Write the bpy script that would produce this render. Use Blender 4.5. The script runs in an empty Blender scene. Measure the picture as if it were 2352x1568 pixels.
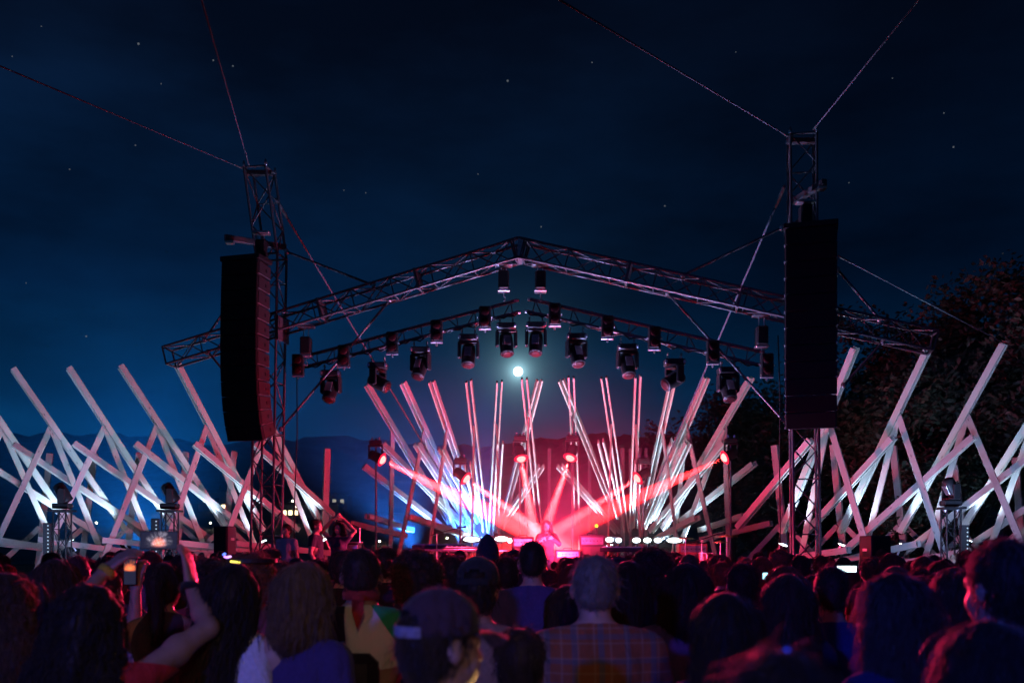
import bpy, bmesh, math, random
import numpy as np
import openvdb
from mathutils import Vector, Matrix

random.seed(11)
np.random.seed(11)
RAD = math.radians
S = bpy.context.scene
COL = S.collection

# ------------------------------------------------------------------ camera
EYE = 1.75                     # eye height, camera held level and shifted up
FPX = 35.0 / 36.0 * 2352.0     # focal length on a 2352 px wide survey sheet
HX, HY = 1176.0, 1265.0        # principal point (vertical vanishing line, horizon)
cam_d = bpy.data.cameras.new('camera')
cam = bpy.data.objects.new('camera', cam_d)
COL.objects.link(cam)
cam.location = (0, 0, EYE)
cam.rotation_euler = (RAD(90), 0, 0)
cam_d.lens = 35.0
cam_d.sensor_width = 36.0
cam_d.shift_y = (HY - 784.0) / 2352.0
cam_d.clip_start = 0.05
cam_d.clip_end = 9000
cam_d.dof.use_dof = True
cam_d.dof.focus_distance = 12.5
cam_d.dof.aperture_fstop = 2.6
S.camera = cam

# ------------------------------------------------------------------ render
S.render.engine = 'CYCLES'
S.view_settings.view_transform = 'Standard'
S.view_settings.look = 'None'
S.view_settings.exposure = 0.0
S.view_settings.gamma = 1.0
S.view_settings.use_curve_mapping = False
cy = S.cycles
cy.max_bounces = 5
cy.diffuse_bounces = 2
cy.glossy_bounces = 3
cy.transmission_bounces = 3
cy.transparent_max_bounces = 8
cy.volume_bounces = 0
cy.sample_clamp_indirect = 8.0
cy.sample_clamp_direct = 0.0
cy.caustics_reflective = False
cy.caustics_refractive = False
cy.use_denoising = True

def P(px, py, y):
    """survey-sheet point at a given distance -> place in the world"""
    return Vector(((px - HX) / FPX * y, y, EYE + (HY - py) / FPX * y))

# ------------------------------------------------------------------ night sky
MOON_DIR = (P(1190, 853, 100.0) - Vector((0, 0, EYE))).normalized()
W = bpy.data.worlds.new('World')
S.world = W
W.use_nodes = True
wn = W.node_tree.nodes
wl = W.node_tree.links
wn.clear()

def nd(nodes, typ, **kw):
    n = nodes.new(typ)
    for k, v in kw.items():
        setattr(n, k, v)
    return n

w_out = nd(wn, 'ShaderNodeOutputWorld')
w_bg = nd(wn, 'ShaderNodeBackground')
w_bg.inputs['Strength'].default_value = 0.1
w_tc = nd(wn, 'ShaderNodeTexCoord')
w_sep = nd(wn, 'ShaderNodeSeparateXYZ')
wl.new(w_tc.outputs['Generated'], w_sep.inputs[0])
# dusk-blue gradient by elevation
w_ramp = nd(wn, 'ShaderNodeValToRGB')
cr = w_ramp.color_ramp
cr.elements[0].position = 0.0
cr.elements[0].color = (0.010, 0.34, 0.98, 1)
cr.elements[1].position = 1.0
cr.elements[1].color = (0.010, 0.024, 0.09, 1)
e = cr.elements.new(0.13); e.color = (0.008, 0.26, 0.82, 1)
e = cr.elements.new(0.24); e.color = (0.006, 0.090, 0.33, 1)
e = cr.elements.new(0.45); e.color = (0.012, 0.044, 0.150, 1)
wl.new(w_sep.outputs['Z'], w_ramp.inputs[0])
# thin drifting cloud
w_map = nd(wn, 'ShaderNodeMapping')
w_map.inputs['Scale'].default_value = (2.2, 2.2, 6.0)
wl.new(w_tc.outputs['Generated'], w_map.inputs[0])
w_noise = nd(wn, 'ShaderNodeTexNoise')
w_noise.inputs['Scale'].default_value = 1.6
w_noise.inputs['Detail'].default_value = 5
w_noise.inputs['Roughness'].default_value = 0.55
wl.new(w_map.outputs[0], w_noise.inputs['Vector'])
w_cr = nd(wn, 'ShaderNodeMapRange')
w_cr.inputs[1].default_value = 0.35
w_cr.inputs[2].default_value = 0.72
w_cr.inputs[3].default_value = 0.62
w_cr.inputs[4].default_value = 1.45
wl.new(w_noise.outputs['Fac'], w_cr.inputs[0])
# town glow: the western (left) half of the sky is a little bluer
w_side = nd(wn, 'ShaderNodeMapRange')
w_side.inputs[1].default_value = -0.55
w_side.inputs[2].default_value = 0.35
w_side.inputs[3].default_value = 1.45
w_side.inputs[4].default_value = 0.55
wl.new(w_sep.outputs['X'], w_side.inputs[0])
w_m1 = nd(wn, 'ShaderNodeMath', operation='MULTIPLY')
wl.new(w_cr.outputs[0], w_m1.inputs[0])
wl.new(w_side.outputs[0], w_m1.inputs[1])
w_mul = nd(wn, 'ShaderNodeVectorMath', operation='SCALE')
wl.new(w_ramp.outputs[0], w_mul.inputs[0])
wl.new(w_m1.outputs[0], w_mul.inputs['Scale'])
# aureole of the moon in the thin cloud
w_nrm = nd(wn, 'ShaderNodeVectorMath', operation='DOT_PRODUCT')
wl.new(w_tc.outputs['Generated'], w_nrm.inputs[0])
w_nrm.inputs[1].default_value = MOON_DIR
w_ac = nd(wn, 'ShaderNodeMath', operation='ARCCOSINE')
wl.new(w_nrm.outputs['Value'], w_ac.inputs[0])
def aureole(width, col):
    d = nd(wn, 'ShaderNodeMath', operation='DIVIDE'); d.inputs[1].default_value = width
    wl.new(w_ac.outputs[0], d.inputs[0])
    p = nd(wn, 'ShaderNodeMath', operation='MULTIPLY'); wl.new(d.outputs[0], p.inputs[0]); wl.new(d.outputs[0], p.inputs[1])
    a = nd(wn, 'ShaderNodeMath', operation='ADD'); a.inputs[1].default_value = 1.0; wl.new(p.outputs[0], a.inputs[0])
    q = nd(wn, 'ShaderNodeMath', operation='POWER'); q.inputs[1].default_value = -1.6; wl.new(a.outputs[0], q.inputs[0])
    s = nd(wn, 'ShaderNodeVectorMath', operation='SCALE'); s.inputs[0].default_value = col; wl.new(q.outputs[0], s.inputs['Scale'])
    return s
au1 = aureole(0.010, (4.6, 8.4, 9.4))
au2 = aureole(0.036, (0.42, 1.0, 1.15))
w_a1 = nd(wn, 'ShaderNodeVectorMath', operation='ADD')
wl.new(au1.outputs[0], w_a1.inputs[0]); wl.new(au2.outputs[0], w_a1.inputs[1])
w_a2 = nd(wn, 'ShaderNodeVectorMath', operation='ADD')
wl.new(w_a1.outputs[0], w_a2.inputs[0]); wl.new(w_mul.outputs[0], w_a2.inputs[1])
# the last of the twilight from a physical sky, sun well below the horizon
w_sky = nd(wn, 'ShaderNodeTexSky', sky_type='NISHITA')
w_sky.sun_disc = False
w_sky.sun_elevation = RAD(-8)
w_sky.sun_rotation = RAD(200)
w_ss = nd(wn, 'ShaderNodeVectorMath', operation='SCALE')
w_ss.inputs['Scale'].default_value = 0.6
wl.new(w_sky.outputs[0], w_ss.inputs[0])
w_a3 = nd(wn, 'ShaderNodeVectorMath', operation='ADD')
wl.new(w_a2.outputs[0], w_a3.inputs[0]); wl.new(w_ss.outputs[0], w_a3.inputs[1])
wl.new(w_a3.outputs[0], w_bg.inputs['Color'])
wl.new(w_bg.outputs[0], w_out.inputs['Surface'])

# moonlight
sun_d = bpy.data.lights.new('moonlight', 'SUN')
sun_d.energy = 0.02
sun_d.angle = RAD(0.5)
sun_d.color = (0.80, 0.92, 1.0)
sun = bpy.data.objects.new('moonlight', sun_d)
COL.objects.link(sun)
sun.rotation_euler = (-MOON_DIR).to_track_quat('-Z', 'Y').to_euler()

# ------------------------------------------------------------------ stage lighting (the rig's lamps and added ones)
def spot(name, loc, target, energy, color, size, blend=0.35, radius=0.06):
    d = bpy.data.lights.new(name, 'SPOT')
    d.energy = energy; d.color = color; d.spot_size = RAD(size); d.spot_blend = blend; d.shadow_soft_size = radius
    o = bpy.data.objects.new(name, d)
    COL.objects.link(o)
    o.location = loc
    o.rotation_euler = (Vector(target) - Vector(loc)).to_track_quat('-Z', 'Y').to_euler()
    return o
SINGER = P(1256, 1222, 21.0)
RED = (1.0, 0.017, 0.020)
WHITE = (0.46, 0.72, 1.0)
K_BEAM, K_WASH, K_UP, K_BLUE = 1.0, 1.0, 1.0, 1.0

# ------------------------------------------------------------------ helpers
def link(o, parent=None):
    COL.objects.link(o)
    if parent is not None:
        o.parent = parent
    return o

def thing(name, label, cat, loc=(0, 0, 0), group=None, rotz=0.0):
    o = bpy.data.objects.new(name, None)
    o.empty_display_size = 0.1
    COL.objects.link(o)
    o.location = loc
    o.rotation_euler = (0, 0, rotz)
    o['label'] = label
    o['category'] = cat
    if group:
        o['group'] = group
    return o

def tag(o, label=None, cat=None, group=None, kind=None):
    if label: o['label'] = label
    if cat: o['category'] = cat
    if group: o['group'] = group
    if kind: o['kind'] = kind
    return o

def mesh_obj(name, verts, faces, mat, parent=None, loc=(0, 0, 0), smooth=False):
    me = bpy.data.meshes.new(name)
    me.from_pydata([tuple(v) for v in verts], [], [tuple(f) for f in faces])
    if smooth:
        me.shade_smooth()
    me.materials.append(mat)
    o = bpy.data.objects.new(name, me)
    link(o, parent)
    o.location = loc
    return o

def bm_obj(name, bm, mat, parent=None, loc=(0, 0, 0), smooth=False, bevel=0.0):
    if bevel > 0:
        bmesh.ops.bevel(bm, geom=bm.edges[:], offset=bevel, segments=1, affect='EDGES', clamp_overlap=True)
    bmesh.ops.recalc_face_normals(bm, faces=bm.faces[:])
    me = bpy.data.meshes.new(name)
    bm.to_mesh(me)
    bm.free()
    if smooth:
        me.shade_smooth()
    me.materials.append(mat)
    o = bpy.data.objects.new(name, me)
    link(o, parent)
    o.location = loc
    return o

def share(name, src, mat=None, parent=None, loc=(0, 0, 0), rot=(0, 0, 0), scale=(1, 1, 1)):
    o = bpy.data.objects.new(name, src.data if hasattr(src, 'data') else src)
    link(o, parent)
    o.location = loc; o.rotation_euler = rot; o.scale = scale
    if mat is not None:
        o.material_slots[0].link = 'OBJECT'
        o.material_slots[0].material = mat
    return o

def copy_tree(o, parent=None):
    c = o.copy()
    COL.objects.link(c)
    c.parent = parent
    for ch in list(o.children):
        copy_tree(ch, c)
    return c

def box(bm, c, s, rot=None):
    r = bmesh.ops.create_cube(bm, size=1.0)
    m = Matrix.Translation(Vector(c)) @ (rot.to_4x4() if rot else Matrix.Identity(4)) @ Matrix.Diagonal((s[0], s[1], s[2], 1))
    bmesh.ops.transform(bm, matrix=m, verts=r['verts'])
    return r['verts']

def axis_frame(d):
    d = Vector(d).normalized()
    return d.to_track_quat('Z', 'Y').to_matrix()

def cyl(bm, p0, p1, r0, r1=None, seg=12, caps=True):
    p0 = Vector(p0); p1 = Vector(p1)
    if r1 is None: r1 = r0
    L = (p1 - p0).length
    r = bmesh.ops.create_cone(bm, cap_ends=caps, segments=seg, radius1=r0, radius2=r1, depth=L)
    m = Matrix.Translation((p0 + p1) / 2) @ axis_frame(p1 - p0).to_4x4()
    bmesh.ops.transform(bm, matrix=m, verts=r['verts'])
    return r['verts']

def tube(bm, pts, r, seg=6, caps=True):
    """swept tube through points; r scalar or list"""
    pts = [Vector(p) for p in pts]
    n = len(pts)
    rs = r if isinstance(r, (list, tuple)) else [r] * n
    rings = []
    up = None
    for i, p in enumerate(pts):
        t = (pts[min(i + 1, n - 1)] - pts[max(i - 1, 0)]).normalized()
        if up is None:
            up = Vector((0, 0, 1)) if abs(t.z) < 0.9 else Vector((1, 0, 0))
        a = t.cross(up).normalized(); b = a.cross(t).normalized(); up = b
        rings.append([bm.verts.new(p + (a * math.cos(2 * math.pi * k / seg) + b * math.sin(2 * math.pi * k / seg)) * rs[i]) for k in range(seg)])
    for i in range(n - 1):
        for k in range(seg):
            bm.faces.new((rings[i][k], rings[i][(k + 1) % seg], rings[i + 1][(k + 1) % seg], rings[i + 1][k]))
    if caps:
        bm.faces.new(rings[0][::-1]); bm.faces.new(rings[-1])

def lathe(bm, prof, seg=20, axis='Z', c=(0, 0, 0)):
    """profile of (radius, height) pairs turned round an axis"""
    c = Vector(c)
    rings = []
    for (r, h) in prof:
        ring = []
        for k in range(seg):
            a = 2 * math.pi * k / seg
            x, y = r * math.cos(a), r * math.sin(a)
            v = Vector((x, y, h)) if axis == 'Z' else (Vector((x, -h, y)) if axis == '-Y' else Vector((h, x, y)))
            ring.append(bm.verts.new(c + v))
        rings.append(ring)
    for i in range(len(rings) - 1):
        for k in range(seg):
            bm.faces.new((rings[i][k], rings[i][(k + 1) % seg], rings[i + 1][(k + 1) % seg], rings[i + 1][k]))
    bm.faces.new(rings[0][::-1]); bm.faces.new(rings[-1])

# ------------------------------------------------------------------ materials
MATS = {}
def pbr(name, col, rough=0.6, metal=0.0, noise=0.0, nscale=8.0, bump=0.0, spec=0.5, emit=None, estr=0.0, sheen=0.0, coords='Object'):
    if name in MATS:
        return MATS[name]
    m = bpy.data.materials.new(name)
    m.use_nodes = True
    n = m.node_tree.nodes; l = m.node_tree.links
    b = n['Principled BSDF']
    b.inputs['Base Color'].default_value = (*col, 1)
    b.inputs['Roughness'].default_value = rough
    b.inputs['Metallic'].default_value = metal
    b.inputs['Specular IOR Level'].default_value = spec
    if sheen: b.inputs['Sheen Weight'].default_value = sheen
    if emit is not None:
        b.inputs['Emission Color'].default_value = (*emit, 1)
        b.inputs['Emission Strength'].default_value = estr
    if noise > 0 or bump > 0:
        tc = n.new('ShaderNodeTexCoord')
        nz = n.new('ShaderNodeTexNoise')
        nz.inputs['Scale'].default_value = nscale
        nz.inputs['Detail'].default_value = 6
        l.new(tc.outputs[coords], nz.inputs['Vector'])
        if noise > 0:
            mr = n.new('ShaderNodeMapRange')
            mr.inputs[1].default_value = 0.3; mr.inputs[2].default_value = 0.7
            mr.inputs[3].default_value = 1 - noise; mr.inputs[4].default_value = 1 + noise
            l.new(nz.outputs['Fac'], mr.inputs[0])
            sc = n.new('ShaderNodeVectorMath'); sc.operation = 'SCALE'
            sc.inputs[0].default_value = col
            l.new(mr.outputs[0], sc.inputs['Scale'])
            l.new(sc.outputs[0], b.inputs['Base Color'])
            rr = n.new('ShaderNodeMapRange')
            rr.inputs[3].default_value = max(0.05, rough - 0.15); rr.inputs[4].default_value = min(1.0, rough + 0.15)
            l.new(nz.outputs['Fac'], rr.inputs[0])
            l.new(rr.outputs[0], b.inputs['Roughness'])
        if bump > 0:
            bp = n.new('ShaderNodeBump')
            bp.inputs['Strength'].default_value = bump
            bp.inputs['Distance'].default_value = 0.01
            l.new(nz.outputs['Fac'], bp.inputs['Height'])
            l.new(bp.outputs[0], b.inputs['Normal'])
    MATS[name] = m
    return m

def emat(name, col, strength):
    if name in MATS: return MATS[name]
    m = bpy.data.materials.new(name)
    m.use_nodes = True
    n = m.node_tree.nodes; n.clear()
    o = n.new('ShaderNodeOutputMaterial'); e = n.new('ShaderNodeEmission')
    e.inputs['Color'].default_value = (*col, 1); e.inputs['Strength'].default_value = strength
    m.node_tree.links.new(e.outputs[0], o.inputs['Surface'])
    m.cycles.emission_sampling = 'NONE'      # small glowing faces: the lamps themselves do the lighting
    MATS[name] = m
    return m

def wood_mat(name, base, dark):
    m = bpy.data.materials.new(name)
    m.use_nodes = True
    n = m.node_tree.nodes; l = m.node_tree.links
    b = n['Principled BSDF']
    b.inputs['Roughness'].default_value = 0.62
    tc = n.new('ShaderNodeTexCoord'); oi = n.new('ShaderNodeObjectInfo')
    add = n.new('ShaderNodeVectorMath'); add.operation = 'ADD'
    sc = n.new('ShaderNodeVectorMath'); sc.operation = 'SCALE'; sc.inputs[0].default_value = (17.0, 9.0, 31.0)
    l.new(oi.outputs['Random'], sc.inputs['Scale'])
    l.new(tc.outputs['Object'], add.inputs[0]); l.new(sc.outputs[0], add.inputs[1])
    mp = n.new('ShaderNodeMapping'); mp.inputs['Scale'].default_value = (16, 16, 0.9)
    l.new(add.outputs[0], mp.inputs[0])
    g = n.new('ShaderNodeTexNoise'); g.inputs['Scale'].default_value = 3.0; g.inputs['Detail'].default_value = 7; g.inputs['Distortion'].default_value = 0.7
    l.new(mp.outputs[0], g.inputs['Vector'])
    r = n.new('ShaderNodeValToRGB')
    r.color_ramp.elements[0].position = 0.3; r.color_ramp.elements[0].color = (*dark, 1)
    r.color_ramp.elements[1].position = 0.62; r.color_ramp.elements[1].color = (*base, 1)
    l.new(g.outputs['Fac'], r.inputs[0])
    mk = n.new('ShaderNodeMapping'); mk.inputs['Scale'].default_value = (7, 7, 2.6)
    l.new(add.outputs[0], mk.inputs[0])
    v = n.new('ShaderNodeTexVoronoi'); v.inputs['Scale'].default_value = 1.5
    l.new(mk.outputs[0], v.inputs['Vector'])
    kr = n.new('ShaderNodeMapRange'); kr.inputs[1].default_value = 0.06; kr.inputs[2].default_value = 0.17; kr.inputs[3].default_value = 0.32; kr.inputs[4].default_value = 1.0
    l.new(v.outputs['Distance'], kr.inputs[0])
    mx = n.new('ShaderNodeVectorMath'); mx.operation = 'SCALE'
    l.new(r.outputs[0], mx.inputs[0]); l.new(kr.outputs[0], mx.inputs['Scale'])
    # board-to-board tone
    tr = n.new('ShaderNodeMapRange'); tr.inputs[3].default_value = 0.78; tr.inputs[4].default_value = 1.08
    l.new(oi.outputs['Random'], tr.inputs[0])
    m2 = n.new('ShaderNodeVectorMath'); m2.operation = 'SCALE'
    l.new(mx.outputs[0], m2.inputs[0]); l.new(tr.outputs[0], m2.inputs['Scale'])
    l.new(m2.outputs[0], b.inputs['Base Color'])
    bp = n.new('ShaderNodeBump'); bp.inputs['Strength'].default_value = 0.25; bp.inputs['Distance'].default_value = 0.004
    l.new(g.outputs['Fac'], bp.inputs['Height']); l.new(bp.outputs[0], b.inputs['Normal'])
    return m

M_WOOD = wood_mat('pine_plank', (0.58, 0.53, 0.48), (0.51, 0.46, 0.40))
M_TRUSS = pbr('black_truss', (0.10, 0.10, 0.11), 0.35, 0.25, 0.25, 20)
M_ALU = pbr('dull_aluminium', (0.42, 0.43, 0.46), 0.36, 0.85, 0.2, 14)
M_BLACK = pbr('black_plastic', (0.018, 0.018, 0.020), 0.45, 0.0, 0.2, 30, spec=0.3)
M_GRILLE = pbr('black_grille', (0.010, 0.010, 0.011), 0.75, 0.0, 0.25, 60, 0.4)
M_CAB = pbr('painted_cabinet', (0.035, 0.034, 0.038), 0.55, 0.0, 0.25, 40, 0.2)
M_STEEL = pbr('scuffed_steel', (0.5, 0.5, 0.52), 0.35, 0.9, 0.2, 25)
M_ROPE = pbr('polyester_strap', (0.10, 0.11, 0.14), 0.8, 0, 0.2, 60)
M_LENS = pbr('glass_lens', (0.035, 0.006, 0.008), 0.4, 0.0, spec=0.15)
M_DECK = pbr('stage_ply', (0.05, 0.045, 0.042), 0.55, 0, 0.3, 3)

# shared unit bar
_bars = {}
def bar(name, p0, p1, r, mat, parent=None, seg=8, origin=None):
    key = (mat.name, seg)
    if key not in _bars:
        bm = bmesh.new()
        bmesh.ops.create_cone(bm, cap_ends=True, segments=seg, radius1=1, radius2=1, depth=1)
        me = bpy.data.meshes.new('bar'); bm.to_mesh(me); bm.free()
        me.shade_smooth(); me.materials.append(mat)
        _bars[key] = me
    p0 = Vector(p0); p1 = Vector(p1)
    o = bpy.data.objects.new(name, _bars[key])
    link(o, parent)
    org = parent.location if (parent is not None and origin is None) else Vector(origin or (0, 0, 0))
    L = (p1 - p0).length
    o.matrix_basis = Matrix.Translation((p0 + p1) / 2 - org) @ axis_frame(p1 - p0).to_4x4() @ Matrix.Diagonal((r, r, L, 1))
    return o
# ================================================================== ground, hill, far town
def sheet(name, x0, x1, y0, y1, z, mat):
    o = mesh_obj(name, [(x0, y0, z), (x1, y0, z), (x1, y1, z), (x0, y1, z)], [(0, 1, 2, 3)], mat)
    return tag(o, kind='structure')
M_GROUND = pbr('trampled_grass', (0.045, 0.05, 0.028), 0.95, 0, 0.5, 2.2, 0.5)
sheet('ground', -3000, 3000, -300, 4000, 0.0, M_GROUND)

def ridge(x):
    return 47 - 7 * math.exp(-((x - 0) / 70.0) ** 2) + 3.0 * math.sin(x * 0.021 + 1.0) + 1.5 * math.sin(x * 0.07)
def hz(x, y):
    t = min(1.0, max(0.0, (y - 120) / 300.0))
    return t * t * (3 - 2 * t) * ridge(x)
M_HILL = pbr('dry_grass_hill', (0.17, 0.19, 0.16), 0.95, 0, 0.6, 0.08, 0.0)
nx, ny = 150, 40
vs, fs = [], []
for j in range(ny):
    y = 120 + 330 * j / (ny - 1)
    for i in range(nx):
        x = -520 + 1040 * i / (nx - 1)
        z = hz(x, y) - 0.3
        if y > 200:
            z += random.uniform(0, 1) ** 2 * 4.5 * min(1, (y - 200) / 120)
        vs.append((x + random.uniform(-2, 2), y, z))
for j in range(ny - 1):
    for i in range(nx - 1):
        a = j * nx + i
        fs.append((a, a + 1, a + nx + 1, a + nx))
tag(mesh_obj('hill', vs, fs, M_HILL, smooth=False), kind='structure')

M_FARWALL = pbr('far_wall', (0.30, 0.31, 0.33), 0.8, 0, 0.1, 0.5)
M_FARROOF = pbr('far_roof', (0.06, 0.06, 0.07), 0.8)
M_WIN = emat('lit_window', (1.0, 0.78, 0.42), 5.0)
M_WIN2 = emat('dim_window', (0.75, 0.72, 0.55), 0.55)
M_DARKWIN = pbr('dark_window', (0.02, 0.025, 0.03), 0.1)
def house(px, y, w, d, h, label, lit, name='far_building'):
    x = (px - HX) / FPX * y
    z = min(hz(x + a, y + b) for a in (-w / 2, w / 2) for b in (0, d)) - 0.4
    t = thing(name, label, 'building', (x, y, z), 'buildings on the dark hillside')
    bm = bmesh.new(); box(bm, (0, d / 2, h / 2), (w, d, h)); bm_obj('wall', bm, M_FARWALL, t)
    bm = bmesh.new(); box(bm, (0, d / 2, h + 0.25), (w + 0.8, d + 0.8, 0.5)); bm_obj('roof', bm, M_FARROOF, t, bevel=0.05)
    for (wx, wz, on) in lit:
        bm = bmesh.new(); box(bm, (wx, -0.02, wz), (0.95, 0.1, 1.1))
        f = bm_obj('window', bm, M_FARROOF, t)
        bm = bmesh.new(); box(bm, (wx, -0.09, wz), (0.75, 0.05, 0.9))
        bm_obj('pane', bm, M_WIN if on == 2 else (M_WIN2 if on == 1 else M_DARKWIN), f)
    return t
house(706, 200, 12.5, 8, 4.2, 'long pale building with a row of lit windows on the hillside', [(-4.6, 2.6, 2), (-3.4, 2.6, 2), (-2.3, 2.6, 2), (-1.0, 2.6, 1), (0.4, 2.6, 0), (1.9, 2.6, 0), (3.6, 2.6, 1), (4.9, 2.6, 0), (-4.6, 1.0, 0), (-2.3, 1.0, 0), (0.4, 1.0, 0)])
house(778, 205, 3.6, 6, 5.6, 'small block with two dim windows over one lit window', [(-0.9, 4.3, 1), (0.7, 4.3, 1), (-0.9, 1.9, 2), (0.8, 1.9, 0)])
house(908, 190, 6.0, 6, 3.4, 'faint low house seen through the purple stage smoke', [(-1.8, 2.0, 1), (-0.6, 2.0, 1), (1.4, 2.0, 0)])
house(492, 215, 7.0, 6, 4.4, 'dim house glimpsed between two planks of the left wing', [(-2.0, 2.6, 1), (-0.8, 2.6, 1), (0.6, 2.6, 0), (2.0, 1.2, 2)])

M_BULB = emat('far_bulb', (1.0, 0.86, 0.62), 26.0)
M_POLE = pbr('lamp_pole', (0.08, 0.08, 0.08), 0.6, 0.5)
def far_lamp(px, py, y, label):
    p = P(px, py, y); g = hz(p.x, y) - 0.3
    h = max(2.0, p.z - g)
    t = thing('street_lamp', label, 'lamp', (p.x, y, p.z - h), 'lamps on the dark hillside')
    bm = bmesh.new(); cyl(bm, (0, 0, 0), (0, 0, h), 0.06); bm_obj('pole', bm, M_POLE, t)
    bm = bmesh.new(); bmesh.ops.create_icosphere(bm, subdivisions=2, radius=0.15, matrix=Matrix.Translation((0, -0.1, h))); bm_obj('bulb', bm, M_BULB, t, smooth=True)
for (px, py, y, lb) in [
        (505, 1040, 230, 'highest pale lamp point between the planks left of the array'),
        (484, 1200, 190, 'warm lamp point low behind the left wing lattice'),
        (367, 1168, 210, 'faint lamp point beside the tripod light of the left wing'),
        (222, 1200, 190, 'lone lamp point far left between crossed planks'),
        (681, 1163, 195, 'leftmost of two pale lamp points beside the left tower'),
        (691, 1162, 195, 'second of two pale lamp points beside the left tower'),
        (672, 1150, 205, 'upper lamp point close to the left tower chord'),
        (1020, 1182, 180, 'lamp ring showing through the smoke over the keyboards'),
        (872, 1242, 170, 'low lamp ring just above the crowd left of the stage'),
        (1027, 1235, 180, 'white lamp ring among the stage gear left of centre')]:
    far_lamp(px, py, y, lb)

# moon
bm = bmesh.new()
bmesh.ops.create_icosphere(bm, subdivisions=4, radius=8.6)
moon = bm_obj('moon', bm, emat('moonlit_disc', (0.92, 0.98, 1.0), 5.0), smooth=True)
moon.location = Vector((0, 0, EYE)) + MOON_DIR * 1900
tag(moon, 'full white moon glowing below the apex of the roof truss', 'moon')

# stars
bm = bmesh.new()
bmesh.ops.create_icosphere(bm, subdivisions=1, radius=1.0)
star0 = bm_obj('star', bm, emat('starlight', (0.75, 0.85, 1.0), 0.13))
ST = [(318, 101, 2.2), (490, 139, 1.6), (535, 152, 1.5), (1166, 186, 2.0), (370, 193, 1.2), (311, 334, 1.3), (160, 389, 1.2), (1360, 144, 1.3), (1527, 473, 1.5),
      (2190, 338, 1.8), (2168, 260, 1.3), (1098, 400, 1.1), (840, 443, 1.0), (198, 772, 1.7), (1243, 521, 1.4), (95, 61, 1.1), (28, 130, 1.1), (790, 437, 0.9), (1690, 120, 1.0), (1950, 420, 1.1), (2050, 180, 1.0), (60, 650, 1.0)]
for i, (sx, sy, sz) in enumerate(ST):
    p = P(sx, sy, 1800.0)
    o = star0 if i == 0 else share('star', star0)
    o.location = p
    o.scale = (sz, sz, sz)
    tag(o, 'tiny pale star in the dark night sky', 'star', 'stars in the night sky')

# ================================================================== trees on the right
M_BARK = pbr('bark', (0.075, 0.06, 0.045), 0.9, 0, 0.4, 9, 0.6)
def leaf_mat(name, col):
    m = pbr(name, col, 0.55, 0, 0.45, 1.3)
    return m
M_LEAF_A = leaf_mat('leaves_green', (0.065, 0.095, 0.05))
M_LEAF_B = leaf_mat('leaves_grey_green', (0.11, 0.12, 0.075))
M_LEAF_C = leaf_mat('leaves_russet', (0.12, 0.09, 0.055))
def build_tree(name, seed, h, spread, nleaf, mat, lsize=0.09):
    rng = random.Random(seed)
    t = thing(name, 'x', 'tree')
    bm = bmesh.new(); ends = []
    def limb(p, d, L, r, depth):
        pts = [p]; rs = [r]
        q = p.copy(); dd = d.copy()
        n = 5
        for i in range(n):
            dd = (dd + Vector((rng.uniform(-.16, .16), rng.uniform(-.16, .16), rng.uniform(-.04, .12)))).normalized()
            q = q + dd * (L / n)
            pts.append(q.copy()); rs.append(r * (1 - 0.62 * (i + 1) / n))
            if depth > 0 and i >= 2:
                ends.append((q.copy(), depth))
            if depth < 3 and i >= 1:
                for _ in range(1 if depth else 2):
                    a = rng.uniform(0, 2 * math.pi); el = rng.uniform(0.15, 0.85)
                    nd_ = (dd * 0.45 + Vector((math.cos(a) * spread, math.sin(a) * spread, el * 0.75))).normalized()
                    limb(q.copy(), nd_, L * rng.uniform(0.42, 0.62), rs[-1] * 0.62, depth + 1)
        ends.append((q.copy(), depth + 1))
        tube(bm, pts, rs, 6)
    limb(Vector((0, 0, 0)), Vector((0.03, 0, 1)), h * 0.62, h * 0.022, 0)
    bm_obj('trunk', bm, M_BARK, t, smooth=True)
    vs, fs = [], []
    ends = [e_ for e_ in ends if e_[1] >= 2]
    for k in range(nleaf):
        c, dpt = ends[rng.randrange(len(ends))]
        sg = 0.34
        c = c + Vector((rng.gauss(0, sg), rng.gauss(0, sg), rng.gauss(0, sg * 0.8)))
        a = Vector((rng.gauss(0, 1), rng.gauss(0, 1), rng.gauss(0, .6))).normalized()
        b = a.cross(Vector((rng.gauss(0, 1), rng.gauss(0, 1), rng.gauss(0, 1)))).normalized()
        nn = a.cross(b)
        s = lsize * rng.uniform(0.6, 1.35)
        i0 = len(vs)
        vs += [c - a * s, c + b * s * .5 + nn * s * .12, c + a * s, c - b * s * .5 + nn * s * .12]
        fs.append((i0, i0 + 1, i0 + 2, i0 + 3))
    mesh_obj('crown', vs, fs, mat, t)
    return t
tree_protos = [build_tree('leafy_tree', 3, 7.6, 1.0, 15000, M_LEAF_B, 0.10),
               build_tree('leafy_tree', 8, 8.6, 0.85, 15000, M_LEAF_C, 0.10),
               build_tree('leafy_tree', 21, 5.2, 1.25, 11000, M_LEAF_A, 0.085)]
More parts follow.
